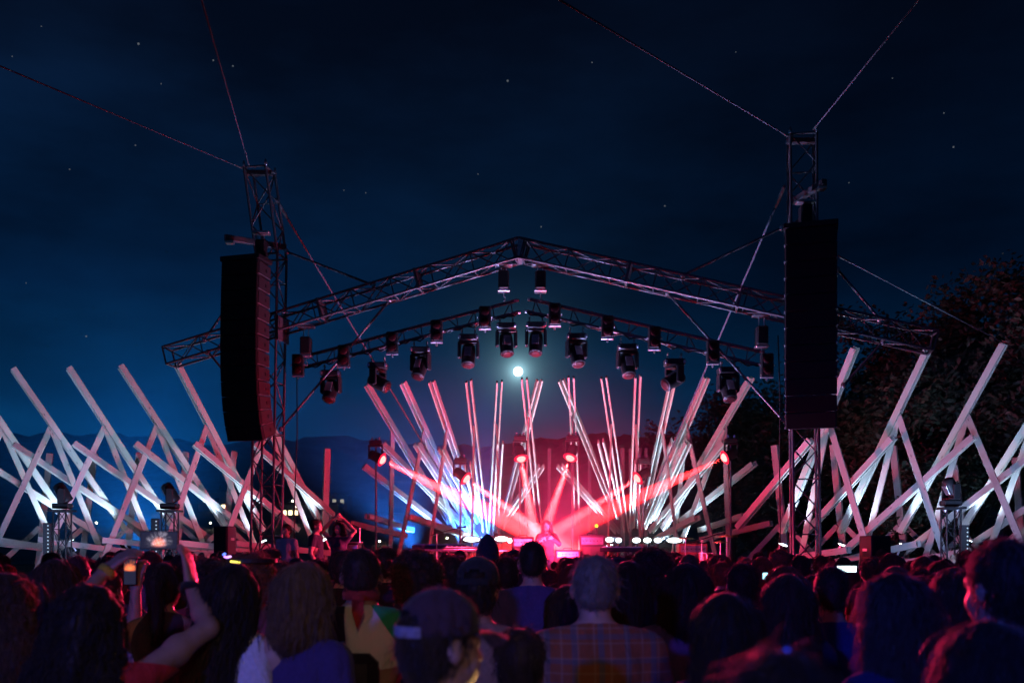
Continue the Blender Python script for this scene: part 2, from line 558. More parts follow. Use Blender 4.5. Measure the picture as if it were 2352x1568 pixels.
TREES = [  # proto, px, distance, scale, turn, label
    (0, 2235, 24.5, 1.00, 0.3, 'grey-green tree whose lit leaves show behind the right wing planks'),
    (1, 2120, 31.0, 1.12, 1.2, 'russet tree rising behind the outer end of the roof truss'),
    (1, 2300, 29.0, 1.18, 4.0, 'tallest reddish tree at the right edge of the photo'),
    (2, 2030, 25.5, 1.15, 2.0, 'bushy green tree right behind the dark right speaker array'),
    (2, 1905, 30.0, 1.30, 5.1, 'dark tree partly hidden by the right tower'),
    (0, 1765, 34.0, 0.98, 2.9, 'dark tree between the stage fan and the right tower'),
    (2, 1690, 36.0, 1.25, 0.9, 'low dark tree behind the rightmost planks of the stage fan'),
    (0, 2420, 24.5, 1.06, 3.6, 'leafy tree half cut off by the right photo edge'),
    (2, 2180, 22.6, 0.80, 4.4, 'low leafy shrub-like tree near the right wing uplights'),
]
first = set()
for (k, px, y, s, rz, lb) in TREES:
    o = tree_protos[k] if k not in first else copy_tree(tree_protos[k])
    first.add(k)
    y += 1.4; s *= .95
    o.location = ((px - HX) / FPX * y, y, 0); o.scale = (s, s, s); o.rotation_euler = (0, 0, rz)
    tag(o, lb, 'tree', 'trees beside the stage')

# ================================================================== stage platform
t = thing('stage_deck', 'low black stage platform behind the crowd', 'stage', (0.4, 18.6, 0))
for i in range(6):
    for j in range(3):
        bm = bmesh.new(); box(bm, (-5 + 1.68 * i + 0.84, 0.75 + 1.5 * j, 0.76), (1.66, 1.48, 0.08)); bm_obj('deck_panel', bm, M_DECK, t, bevel=0.006)
        bm = bmesh.new(); cyl(bm, (-5 + 1.68 * i + 0.84, 0.75 + 1.5 * j, 0), (-5 + 1.68 * i + 0.84, 0.75 + 1.5 * j, 0.718), 0.03); bm_obj('leg', bm, M_STEEL, t)
bm = bmesh.new(); box(bm, (0.04, -0.05, 0.36), (10.1, 0.03, 0.7)); bm_obj('skirt', bm, M_GRILLE, t)

# ================================================================== timber frames
def plank(parent, p0, p1, n, off=0.0, w=0.132, th=0.040, ext0=0.0, ext1=0.0):
    p0 = Vector(p0); p1 = Vector(p1); n = Vector(n).normalized()
    z = (p1 - p0).normalized()
    p0 = p0 - z * ext0; p1 = p1 + z * ext1
    yv = (n - z * n.dot(z)).normalized(); xv = yv.cross(z)
    L = (p1 - p0).length
    c = 0.005; a = w / 2; b = th / 2
    prof = [(-a + c, -b), (a - c, -b), (a, -b + c), (a, b - c), (a - c, b), (-a + c, b), (-a, b - c), (-a, -b + c)]
    vs = [(x, y, -L / 2) for x, y in prof] + [(x, y, L / 2) for x, y in prof]
    fs = [(i, (i + 1) % 8, (i + 1) % 8 + 8, i + 8) for i in range(8)] + [tuple(range(7, -1, -1)), tuple(range(8, 16))]
    o = mesh_obj('plank', vs, fs, M_WOOD, parent)
    R = Matrix((xv, yv, z)).transposed()
    o.matrix_basis = Matrix.Translation((p0 + p1) / 2 + yv * off - parent.location) @ R.to_4x4()
    return o

def s1(x, y): return (x / 2.613 / 1.0629, (y / 2.613 + 800) / 1.0629)          # survey sheets of the four lattice zones
def s5(x, y): return ((x / 3.015 + 800) / 1.0629, (y / 3.015 + 880) / 1.0629)
def s6(x, y): return ((x / 3.015 + 1300) / 1.0629, (y / 3.015 + 880) / 1.0629)
def s8(x, y): return ((x / 2.529 + 1850) / 1.0629, (y / 2.529 + 800) / 1.0629)
RR = {'At': 2.93, 'J': 2.06, 'Ab': 0.37, 'Bt': 2.60, 'Bb': 0.0, 'Ct': 3.34, 'Cb': 0.7, 'Db': 3.1, 'Eb': 1.2}
UPL = []          # places for the white floor lights
FRAMES = []
def frame(sh, az, label, A, J=None, B=None, C=None, D=None, E=None, extra=(), dz=0.0, up=1.0, grp='planks of the timber fan structure'):
    a = RAD(az)
    pt = sh(*A[0])
    ytop = FPX * 4.152 / (HY - pt[1]) + dz
    yb = ytop + RR['At'] * math.cos(a)
    n = Vector((math.cos(a), math.sin(a), 0))
    def W3(q, r):
        px, py = sh(*q)
        return P(px, py, yb - r * math.cos(a))
    At = W3(A[0], RR['At']); Ab = W3(A[1], RR['Ab'])
    base = Vector((Ab.x, Ab.y, 0))
    t = thing('plank_truss', label, 'timber frame', base, grp)
    G = 0.060
    def double(p0, p1, o, e0=0.0, e1=0.0):
        plank(t, p0, p1, n, G + o, ext0=e0, ext1=e1); plank(t, p0, p1, n, -G - o, ext0=e0, ext1=e1 + random.uniform(-.05, .02))
    double(Ab, At, 0.0)
    jp = None
    if J:
        jp = At + (Ab - At) * ((sh(*J)[1] - pt[1]) / max(1e-3, (sh(*A[1])[1] - pt[1])))
    if B: double(W3(B[1], RR['Bb']), W3(B[0], RR['Bt']), 0.004)
    if C: double(W3(C[1], RR['Cb']), W3(C[0], RR['Ct']), 0.002)
    def leg(top, q, r):
        p = W3(q, r)
        d = (p - top)
        k = (top.z) / max(0.2, -d.z)
        plank(t, top + d * k, top, n, 0.0, ext1=0.07)
    if D and jp: leg(jp, D, RR['Db'])
    if E and jp: leg(jp + Vector((0, 0, -0.12)), E, RR['Eb'])
    for (q0, q1, r0, r1) in extra:
        double(W3(q1, r1), W3(q0, r0), 0.006)
    FRAMES.append((t, At, Ab, n))
    u = Vector((math.sin(a), -math.cos(a), 0))
    UPL.append((Ab, At, u, up))
    return t

GL = 'frames of the left lattice wing'
frame(s1, -54, 'timber frame cut by the left photo edge, tall plank tips outside', [(-225, 262), (470, 1290)], (5, 610), [(-290, 735), (600, 1300)], [(-330, 1340), (345, 1412)], (-300, 1330), (280, 1240), grp=GL)
frame(s1, -53, 'timber frame with the leftmost tall plank tip in view', [(80, 257), (800, 1290)], (315, 603), [(85, 742), (955, 1312)], [(-170, 1330), (345, 1405)], (0, 1320), (630, 1390), grp=GL)
frame(s1, -52, 'second timber frame from the left, pinkish tall plank tip', [(435, 250), (1110, 1280)], (662, 600), [(470, 735), (1335, 1340)], [(238, 1350), (980, 1450)], (330, 1345), (920, 1270), grp=GL)
frame(s1, -50, 'third timber frame from the left, above the raised phone', [(765, 238), (1450, 1285)], (988, 592), [(860, 735), (1600, 1310)], [(645, 1352), (1370, 1420)], (690, 1400), (1260, 1290), grp=GL)
frame(s1, -48, 'red-lit timber frame just left of the hanging left speaker array', [(1130, 232), (1680, 1290)], (1335, 592), [(1235, 735), (1900, 1290)], [(1060, 1362), (1700, 1430)], (1085, 1310), (1580, 1280), grp=GL)
frame(s1, -46, 'timber frame behind the left tower, its tip hidden by the array', [(1525, 232), (2062, 1282)], (1712, 595), [(1620, 740), (2250, 1310)], [(1500, 1375), (2150, 1440)], (1470, 1260), (1960, 1280), dz=0.5, grp=GL)
GR = 'frames of the right lattice wing'
frame(s8, 46, 'timber frame behind the right speaker array with red brace', [(603, 118), (150, 1262)], (440, 530), [(330, 690), (-120, 1230)], [(560, 1370), (60, 1440)], (650, 1280), (300, 1250), grp=GR)
frame(s8, 48, 'timber frame with its tip under the outer end of the roof truss', [(1052, 130), (510, 1265)], (880, 505), [(838, 675), (300, 1262)], [(1000, 1330), (300, 1482)], (1175, 1470), (690, 1260), grp=GR)
frame(s8, 50, 'tallest pale timber frame of the right wing, tip against the trees', [(1520, 97), (880, 1262)], (1310, 505), [(1335, 670), (510, 1400)], [(1310, 1376), (640, 1500)], (1620, 1310), (1010, 1510), grp=GR)
frame(s8, 52, 'timber frame at the right photo edge, tips outside the picture', [(1985, 85), (1270, 1230)], (1780, 500), [(1830, 680), (890, 1400)], None, (2060, 1310), (1480, 1230), grp=GR)
frame(s8, 54, 'rightmost timber frame, only its lower planks in view', [(2450, 70), (1640, 1270)], (2230, 490), [(2300, 690), (1330, 1330)], None, None, (1900, 1240), grp=GR)
GC1 = 'frames of the left stage fan'
frame(s5, -44, 'outermost left frame of the left stage fan, leaning far left', [(287, 176), (900, 1195)], (480, 500), [(400, 612), (1090, 1300)], [(290, 1142), (620, 1246)], None, None,
      extra=[((262, 772), (885, 1255), 2.6, .3), ((160, 1192), (575, 1292), 3.3, 1.9)], grp=GC1)
frame(s5, -32, 'second frame from the left in the left stage fan', [(552, 160), (1050, 1235)], (702, 490), [(650, 612), (1060, 1225)], [(592, 1147), (1110, 1312)], (540, 1340), (860, 1000), grp=GC1)
frame(s5, -20, 'third frame from the left in the left stage fan, red brace', [(762, 150), (1112, 1180)], (858, 480), [(830, 640), (1120, 1190)], None, (765, 1260), None, grp=GC1)
frame(s5, -8, 'fourth frame of the left stage fan, leaning a little left', [(1036, 142), (1162, 1255)], (1070, 482), [(1030, 752), (1112, 1165)], None, (1062, 1340), None, grp=GC1)
frame(s5, 5, 'upright fifth frame of the left stage fan, left of the moon', [(1265, 147), (1200, 1272)], (1246, 470), [(1270, 602), (1230, 1250)], None, (1255, 1300), None, grp=GC1)
frame(s5, 20, 'frame of the left stage fan leaning right, crossing under the moon', [(1560, 142), (1272, 1250)], (1480, 420), [(1578, 772), (1250, 1255)], None, None, None, dz=0.9, grp=GC1)
GC2 = 'frames of the right stage fan'
frame(s5, -6, 'near-upright frame directly under the moon, red brace', [(1447, 132), (1555, 1185)], (1475, 420), None, None, (1452, 1300), None, dz=-0.5, grp=GC2)
frame(s6, -2, 'near-upright frame right of the moon beside a red lamp', [(284, 122), (330, 1200)], (292, 390), None, None, (295, 1300), None, dz=-0.5, grp=GC2)
frame(s6, -22, 'frame of the right stage fan leaning left across the upright one', [(210, 140), (622, 1160)], (300, 420), [(198, 772), (625, 1260)], None, None, None, dz=0.9, grp=GC2)
frame(s6, -9, 'second frame from the left in the right stage fan', [(525, 120), (692, 1252)], (562, 470), [(500, 588), (640, 1150)], None, (558, 1300), None, grp=GC2)
frame(s6, 3, 'upright middle frame of the right stage fan with red lamp', [(776, 110), (730, 1222)], (768, 470), [(776, 740), (752, 1222)], None, (790, 1290), None, grp=GC2)
frame(s6, 14, 'frame of the right stage fan tucked under a tilted moving light', [(1030, 160), (792, 1222)], (968, 476), [(1052, 570), (820, 1200)], None, (1060, 1310), None, grp=GC2)
frame(s6, 31, 'second frame from the right in the right stage fan', [(1282, 126), (812, 1232)], (1145, 462), [(1145, 603), (878, 1180)], [(1218, 1150), (880, 1330)], (1320, 1320), (1080, 1000), grp=GC2)
frame(s6, 44, 'outermost right frame of the right stage fan, leaning far right', [(1612, 120), (962, 1240)], (1415, 472), [(1415, 602), (870, 1255)], [(1560, 1140), (1235, 1246)], None, (1150, 1190),
      extra=[((1640, 752), (1090, 1182), 2.6, .3), ((1760, 1196), (1240, 1318), 3.3, 1.6)], grp=GC2)
# props of the outermost fan frames stand upright under the joint
for (fr, sh, q0, q1) in ((FRAMES[11], s5, (478, 505), (462, 1340)), (FRAMES[-1], s6, (1415, 475), (1446, 1480))):
    t, At, Ab, n = fr
    yj = At.y + (Ab.y - At.y) * 0.32
    p = P(*sh(*q0), yj); q = P(*sh(*q1), yj - 0.15)
    d = q - p
    plank(t, p + d * (p.z / -d.z), p, n, 0.0)

# rear posts, each with a pair of short struts at its foot
def rear_post(p_top, p_low, az, label, struts=True, grp='rear posts of the lattice'):
    a = RAD(az); n = Vector((math.cos(a), math.sin(a), 0))
    d = p_low - p_top
    foot = p_top + d * (p_top.z / -d.z)
    t = thing('timber_post', label, 'post', foot, grp)
    plank(t, foot, p_top, n, 0.0, 0.15, 0.09)
    if struts:
        u = Vector((math.sin(a), -math.cos(a), 0))
        m = foot + (p_top - foot) * 0.56
        for s in (-1, 1):
            plank(t, m + u * s * 0.9 + Vector((0, 0, -0.85)), m + u * s * .05, n, 0.066 * s, 0.12)
    return t
for i, (q0, q1) in enumerate([((318, 800), (278, 1200)), ((603, 798), (535, 1390)), ((888, 795), (838, 1210)), ((1186, 790), (1150, 1210)), ((1495, 785), (1450, 1200))]):
    rear_post(P(*s1(*q0), 24.6 - .1 * i), P(*s1(*q1), 24.6 - .1 * i), -75, ['leftmost', 'second', 'third', 'fourth', 'fifth'][i] + ' rear timber post from the left behind the left lattice')
rear_post(P(752, 1030, 24.2), P(746, 1215, 24.2), -60, 'pink-lit rear post standing alone right of the left tower', False)
for i, (q0, q1) in enumerate([((103, 725), (150, 1170)), ((465, 722), (515, 1240)), ((835, 730), (890, 1230)), ((1212, 850), (1245, 1100)), ((1590, 800), (1612, 1100))]):
    rear_post(P(*s8(*q0), 22.6), P(*s8(*q1), 22.6), 50, ['leftmost rear timber post of the right wing, left of the tower', 'rear post of the right wing under the speaker array', 'rear post of the right wing behind its second frame', 'rear post of the right wing behind the truss light stand', 'rear post at the right photo edge behind the planks'][i])
for i, (px, tp) in enumerate([(1090, 1031), (1131, 1030), (1148, 1031), (1262, 1030), (1355, 1030), (1429, 1029), (1448, 1030), (1469, 1029), (1484, 1029)]):
    rear_post(P(px, tp, 29.0), P(px + random.uniform(-1, 1), 1200, 29.0), random.uniform(-20, 20), ['first', 'second', 'third', 'fourth', 'fifth', 'sixth', 'seventh', 'eighth', 'ninth'][i] + ' thin brown rear post from the left behind the stage fans', False, 'thin rear posts of the stage fans')
# ================================================================== rig: towers, roof truss, inner truss
def ylin(px, off=0.0):
    """distance of the stage line (turned 10 degrees, right side nearer) at a bearing"""
    return (19.3276 + off) / (1 + 0.1726 * (px - HX) / FPX)
LD = Vector((10.43, -1.8, 0)).normalized()
NDV = Vector((-1.8, -10.43, 0)).normalized()
UP = Vector((0, 0, 1))

def box_truss(t, p0, p1, wd, hd, w, h, panel, r, faces='tbfk', mat=None, centred=False):
    mat = mat or M_TRUSS
    p0 = Vector(p0); p1 = Vector(p1)
    o0 = -h / 2 if centred else -h
    o1 = h / 2 if centred else 0.0
    def c(p, i, j): return p + wd * (w / 2 * i) + hd * (o1 if j > 0 else o0)
    for i in (-1, 1):
        for j in (-1, 1):
            bar('chord', c(p0, i, j), c(p1, i, j), r, mat, t)
    n = max(2, int(round((p1 - p0).length / panel)))
    at = lambda k: p0 + (p1 - p0) * (k / n)
    for k in range(n):
        a, b = at(k), at(k + 1)
        f = 1 if k % 2 == 0 else -1
        if 'f' in faces: bar('brace', c(a, 1, f), c(b, 1, -f), r * .5, mat, t, 6)
        if 'k' in faces: bar('brace', c(a, -1, -f), c(b, -1, f), r * .5, mat, t, 6)
        if 't' in faces: bar('brace', c(a, f, 1), c(b, -f, 1), r * .5, mat, t, 6)
        if 'b' in faces: bar('brace', c(a, -f, -1), c(b, f, -1), r * .5, mat, t, 6)
        if k % 2 == 0:
            bar('rung', c(a, 1, -1), c(a, 1, 1), r * .5, mat, t, 6)
            bar('rung', c(a, -1, -1), c(a, 1, -1), r * .5, mat, t, 6)
    for e in (p0, p1):
        for i in (-1, 1):
            bar('rung', c(e, i, -1), c(e, i, 1), r * .8, mat, t, 6)
        for j in (-1, 1):
            bar('rung', c(e, -1, j), c(e, 1, j), r * .8, mat, t, 6)

def tower(label, segs, outrig_z, out_dir, out_len):
    t = thing('truss_tower', label, 'tower', segs[0], 'towers carrying the speaker arrays')
    for a, b in zip(segs[:-1], segs[1:]):
        box_truss(t, a, b, LD, NDV, 0.46, 0.46, 0.5, 0.027, centred=True)
    top = Vector(segs[-1])
    for i in (-1, 1):
        for j in (-1, 1):
            c = top + LD * .23 * i + NDV * .23 * j
            bm = bmesh.new(); lathe(bm, [(.02, 0), (.034, .02), (.036, .06), (.022, .09), (.012, .13)], 10, 'Z', c - t.location); bm_obj('spigot', bm, M_STEEL, t, smooth=True)
    bm = bmesh.new(); box(bm, top - t.location + Vector((0, 0, -.05)), (.5, .12, .09)); bm_obj('head_beam', bm, M_TRUSS, t, bevel=.008)
    # sleeve block where the roof truss meets the tower
    zs = 6.22
    k = (zs - segs[0].z) / (segs[1].z - segs[0].z)
    c = segs[0] + (segs[1] - segs[0]) * min(1, k)
    for i in (-1, 1):
        bm = bmesh.new(); box(bm, c - t.location + LD * .28 * i, (.03, .56, .5), Matrix.Rotation(-RAD(9.8), 3, 'Z')); bm_obj('sleeve_plate', bm, M_TRUSS, t, bevel=.006)
    bm = bmesh.new(); box(bm, (0, 0, .03), (1.1, 1.1, .06)); bm_obj('base_plate', bm, M_STEEL, t, bevel=.008)
    # outrigger beam for the speaker hoist
    k = (outrig_z - segs[0].z) / (segs[1].z - segs[0].z)
    c = segs[0] + (segs[1] - segs[0]) * k
    a = c - out_dir * .3; b = c + out_dir * out_len
    bm = bmesh.new(); R = axis_frame(b - a)
    box(bm, (a + b) / 2 - t.location, (.11, .11, (b - a).length), R); bm_obj('outrigger', bm, M_TRUSS, t, bevel=.008)
    bm = bmesh.new(); box(bm, b - t.location - out_dir * .1 + Vector((0, 0, -.085)), (.16, .16, .05)); bm_obj('beam_clamp', bm, M_STEEL, t, bevel=.01)
    return t
lt_base = P(608, 1265, 20.2); lt_base.z = 0
lt_mid = P(623, 590, 20.2); lt_top = P(596, 392, 20.0)
rt_base = P(1852, 1265, 18.4); rt_base.z = 0
rt_mid = P(1843, 520, 18.4); rt_top = P(1842, 318, 18.3)
tower('left black truss tower beside the hanging speaker array', [lt_base, lt_mid, lt_top], 7.95, (-LD + NDV * .9).normalized(), 0.95)
tower('right black truss tower, the one rising highest in the sky', [rt_base, rt_mid, rt_top], 8.3, (LD * .45 + NDV).normalized(), 0.75)

apex = P(1195, 553, ylin(1195))
lend = P(384, 801, ylin(384)); rend = P(2150, 764, ylin(2150))
for (e, lb) in ((lend, 'left slope of the black gable roof truss, lit lavender below'), (rend, 'right slope of the black gable roof truss, reaching past the tower')):
    t = thing('roof_truss', lb, 'truss', e, 'slopes of the gable roof truss')
    d = (apex - e).normalized()
    hd = (UP - d * UP.dot(d)).normalized()
    box_truss(t, e, apex - d * .16, NDV, hd, 0.40, 0.36, 0.42, 0.026)
    for k in (.45, .72):
        c = e + (apex - e) * k
        bm = bmesh.new(); R = axis_frame(d); box(bm, c - t.location - hd * .18, (.46, .42, .05), R); bm_obj('splice_plate', bm, M_TRUSS, t, bevel=.006)
t = thing('apex_joint', 'dark corner block at the peak of the roof truss', 'truss joint', apex)
bm = bmesh.new()
for s in (-1, 1):
    e = lend if s < 0 else rend
    d = (e - apex).normalized(); hd = (UP - d * UP.dot(d)).normalized()
    for j in (-.2, .2):
        box(bm, d * .12 + NDV * j - hd * .18, (.03, .04, .42), Matrix((d, NDV, hd)).transposed())
        box(bm, d * .17 + NDV * j, (.34, .05, .05), Matrix((d, NDV, hd)).transposed())
        box(bm, d * .15 + NDV * j - hd * .36, (.30, .05, .05), Matrix((d, NDV, hd)).transposed())
bm_obj('corner_plate', bm, M_TRUSS, t, bevel=.006)
bm = bmesh.new(); box(bm, (0, 0, -.2), (.1, .44, .40)); bm_obj('hinge_block', bm, M_STEEL, t, bevel=.01)

# inner lighting truss (a flat ladder truss on each side)
for (q0, q1, q2, q3, lb) in (((1186, 690), (700, 818), (1190, 717), (702, 842), 'left lighting truss hung below the roof slope, lamps along it'),
                            ((1217, 687), (1750, 808), (1210, 715), (1746, 838), 'right lighting truss hung below the roof slope, lamps along it')):
    a = [P(q[0], q[1], ylin(q[0], .25)) for q in (q0, q1, q2, q3)]
    t = thing('lighting_truss', lb, 'truss', a[0], 'ladder trusses carrying the lamps')
    bar('chord', a[0], a[1], .034, M_TRUSS, t); bar('chord', a[2], a[3], .034, M_TRUSS, t)
    n = 12
    for k in range(n):
        f0, f1 = (k + .3) / n, (k + .8) / n
        p, q = (a[0] + (a[1] - a[0]) * f0, a[2] + (a[3] - a[2]) * f1)
        if k % 2: p, q = (a[0] + (a[1] - a[0]) * f1, a[2] + (a[3] - a[2]) * f0)
        bar('brace', p, q, .012, M_TRUSS, t, 6)
        bar('rung', a[0] + (a[1] - a[0]) * f0, a[2] + (a[3] - a[2]) * f0, .011, M_TRUSS, t, 6)
    # cable loom tied along the truss, drooping between the ties
    pts = []
    for k in range(61):
        f = k / 60.0
        c0 = a[2] + (a[3] - a[2]) * f
        pts.append(c0 - t.location + Vector((0, -.05, -.02 - .075 * abs(math.sin(f * 12 * math.pi)) * (.6 + .4 * math.sin(k * 1.7)))))
    bm = bmesh.new(); tube(bm, pts, .016, 6); bm_obj('cable_loom', bm, M_BLACK, t, smooth=True)
    for c in a:
        bm = bmesh.new(); lathe(bm, [(.030, -.05), (.034, -.03), (.034, .03), (.030, .05)], 10, 'X', c - t.location); bm_obj('end_cap', bm, M_STEEL, t)

# brace pipes
def pipe(q0, q1, o0, o1, label, r=.024, mat=None, name='brace_pipe', cat='pipe', grp='pipes bracing the roof', ext=0.0):
    a = P(q0[0], q0[1], ylin(q0[0], o0)); b = P(q1[0], q1[1], ylin(q1[0], o1))
    t = thing(name, label, cat, b, grp)
    bar('tube', a, b, r, mat or M_TRUSS, t)
    for c in (a, b):
        bm = bmesh.new(); lathe(bm, [(.03, -.05), (.045, -.03), (.045, .03), (.03, .05)], 8, 'Z', c - t.location); bm_obj('clamp', bm, M_STEEL, t)
pipe((658, 578), (858, 655), .15, .15, 'black pipe from the left tower down onto the roof slope')
pipe((896, 688), (645, 985), .12, .12, 'long dark pipe from the left roof slope down to the left tower')
pipe((516, 713), (468, 782), .1, .1, 'short pipe above the outer left end of the roof truss')
pipe((478, 808), (530, 872), .1, .1, 'short pipe below the outer left end of the roof truss')
pipe((1795, 524), (1568, 632), .15, .15, 'black pipe from the right tower down onto the roof slope')
pipe((1533, 672), (1815, 982), .12, .12, 'long dark pipe from the right roof slope down to the right tower')
pipe((1925, 620), (2020, 732), .1, .1, 'pipe above the outer right end of the roof truss')
pipe((2028, 785), (1938, 884), .1, .1, 'pipe below the outer right end of the roof truss')

# guy ropes
def rope(a, b, ext, label, r=.013, sag=0.0):
    d = b - a
    b2 = b + d * ext
    if d.z < 0 and b2.z < 0: b2 = a + d * (a.z / -d.z)
    t = thing('guy_rope', label, 'rope', b2, 'guy ropes of the towers')
    pts = []
    for k in range(13):
        f = k / 12.0
        pts.append(a + (b2 - a) * f - UP * (sag * 4 * f * (1 - f)) - t.location)
    bm = bmesh.new(); tube(bm, pts, r, 6); bm_obj('strap', bm, M_ROPE, t, smooth=True)
    u = d.normalized()
    bm = bmesh.new(); cyl(bm, a + u * .05 - t.location, a + u * .45 - t.location, r * 1.9, r * 1.5, 8); bm_obj('ratchet', bm, M_STEEL, t)
rope(P(560, 388, 19.9), P(0, 152, 12.0), 1.1, 'thin guy rope running from the left tower to the left photo edge', .010)
rope(P(572, 380, 19.8), P(463, 0, 10.5), 1.2, 'blue-lit guy rope rising steeply from the left tower', .011)
rope(P(1812, 314, 18.2), P(1285, 0, 10.2), 1.2, 'blue-lit guy rope from the right tower towards upper left', .012)
rope(P(1868, 298, 18.2), P(2110, 0, 10.2), 1.2, 'guy rope from the right tower towards the upper right corner', .012)
rope(P(632, 455, 20.2), P(840, 800, 22.6), 1.5, 'pinkish strap from the left tower passing behind the roof slope', .020)
rope(P(1803, 425, 18.5), P(1650, 780, 20.8), 1.5, 'pinkish strap from the right tower passing behind the roof slope', .020)
rope(P(1926, 588, 18.6), P(2352, 812, 25.0), .7, 'dim rope from the right tower down past the trees', .012)

# hanging control cable beside each inner truss end
for (q0, q1, lb) in (((682, 862), (676, 1300), 'black cable dangling beside the left tower'), ((1787, 770), (1795, 1240), 'black cable dangling beside the right tower')):
    a = P(q0[0], q0[1], ylin(q0[0], .1)); b = P(q1[0], q1[1], ylin(q1[0], .1)); b.z = max(0.0, b.z)
    bm = bmesh.new(); tube(bm, [Vector(), (b - a) * .3 + Vector((.02, 0, 0)), (b - a) * .7 + Vector((-.015, 0, 0)), b - a + Vector((0, 0, -max(0, b.z)))], .012, 6)
    o = bm_obj('hanging_cable', bm, M_BLACK, None, a, True)
    tag(o, lb, 'cable', 'cables dangling from the trusses')

# chain hoists
def hoist(px, py, off, top_py, label, s=1.0):
    y = ylin(px, off)
    c = P(px, py, y); top = P(px, top_py, y)
    t = thing('chain_hoist', label, 'hoist', c, 'chain hoists of the rig')
    bm = bmesh.new(); box(bm, (0, 0, 0), (.21 * s, .24 * s, .36 * s)); bm_obj('motor_body', bm, M_BLACK, t, bevel=.025)
    bm = bmesh.new(); box(bm, (0, 0, -.20 * s), (.24 * s, .20 * s, .05)); bm_obj('bottom_cap', bm, M_STEEL, t, bevel=.012)
    for i in (-1, 1):
        bar('chain', top + Vector((.05 * i, 0, 0)), c + Vector((.05 * i, 0, .17 * s)), .011, M_STEEL, t, 6)
    bm = bmesh.new(); box(bm, top - c + Vector((0, 0, -.02)), (.34, .2, .05)); bm_obj('beam_clamp', bm, M_ALU, t, bevel=.01)
    bm = bmesh.new(); tube(bm, [Vector((0, 0, -.22)), Vector((0, 0, -.30)), Vector((.03, 0, -.34)), Vector((.03, 0, -.38)), Vector((0, 0, -.4))], .012, 6); bm_obj('hook', bm, M_STEEL, t)
hoist(1157, 645, .1, 607, 'left of the two chain hoists below the roof peak')
hoist(1241, 645, .1, 606, 'right of the two chain hoists below the roof peak')
hoist(703, 795, .1, 748, 'chain hoist at the outer end of the left lighting truss')
hoist(1749, 772, .1, 722, 'chain hoist at the outer end of the right lighting truss')
hoist(600, 572, -.55, 533, 'chain hoist holding up the left speaker array', .95)
hoist(1850, 494, -.5, 462, 'chain hoist holding up the right speaker array', .95)

# line arrays
def cab_mesh(w, d, hf, hb):
    vs = []
    for x in (-w / 2, w / 2):
        vs += [(x, -d / 2, -hf / 2), (x, d / 2, -hb / 2), (x, d / 2, hb / 2), (x, -d / 2, hf / 2)]
    return vs, [(0, 1, 2, 3), (7, 6, 5, 4), (0, 4, 5, 1), (1, 5, 6, 2), (2, 6, 7, 3), (3, 7, 4, 0)]
def line_array(loc, yaw, label, n, ang, w=.80):
    t = thing('speaker_array', label, 'speaker array', loc, 'hanging speaker arrays', yaw)
    bm = bmesh.new(); box(bm, (0, 0, .06), (w + .06, .52, .10)); bm_obj('bumper_frame', bm, M_BLACK, t, bevel=.012)
    vs, fs = cab_mesh(w, .48, .285, .235)
    pos = Vector((0, -.24, 0)); a = 0.0
    first = None
    for k in range(n):
        a += ang[k]
        ra = RAD(a)
        down = Vector((0, math.sin(ra), -math.cos(ra)))      # along the curve, front tilts to the ground
        fwd = Vector((0, -math.cos(ra), -math.sin(ra)))
        c = pos + down * .1425 - fwd * .24
        if first is None:
            bm = bmesh.new()
            vv = [bm.verts.new(v) for v in vs]
            for f in fs: bm.faces.new([vv[i] for i in f])
            cab = bm_obj('cabinet', bm, M_CAB, t, bevel=.008)
            bm = bmesh.new(); box(bm, (0, -.244, 0), (w - .03, .018, .262)); bm_obj('grille', bm, M_GRILLE, cab, bevel=.004)
            for s in (-1, 1):
                bm = bmesh.new(); box(bm, (s * (w / 2 + .004), .07, .0), (.018, .05, .07)); bm_obj('handle', bm, M_BLACK, cab, bevel=.008)
                bm = bmesh.new(); box(bm, (s * (w / 2 + .006), -.01, -.126), (.02, .44, .018)); bm_obj('rigging_bar', bm, M_ALU, cab, bevel=.003)
                bm = bmesh.new(); box(bm, (s * (w / 2 + .004), -.20, .0), (.014, .03, .24)); bm_obj('edge_plate', bm, M_BLACK, cab, bevel=.003)
            first = cab
        else:
            cab = copy_tree(first, t)
        cab.location = c
        cab.rotation_euler = (ra, 0, 0)
        pos = pos + down * .292
    return t
line_array(P(566, 606, 19.45), -RAD(16), 'left hanging column of black speaker boxes, red light on its side', 12, [-3.2, .3, .5, .6, .8, 1, 1.2, 1.8, 2.6, 4, 5, 6])
line_array(P(1862, 532, 17.55), -RAD(17), 'right hanging column of black speaker boxes, almost silhouetted', 12, [-2.4, .3, .4, .5, .6, .8, 1.0, 1.2, 1.5, 2, 2.5, 3], .86)

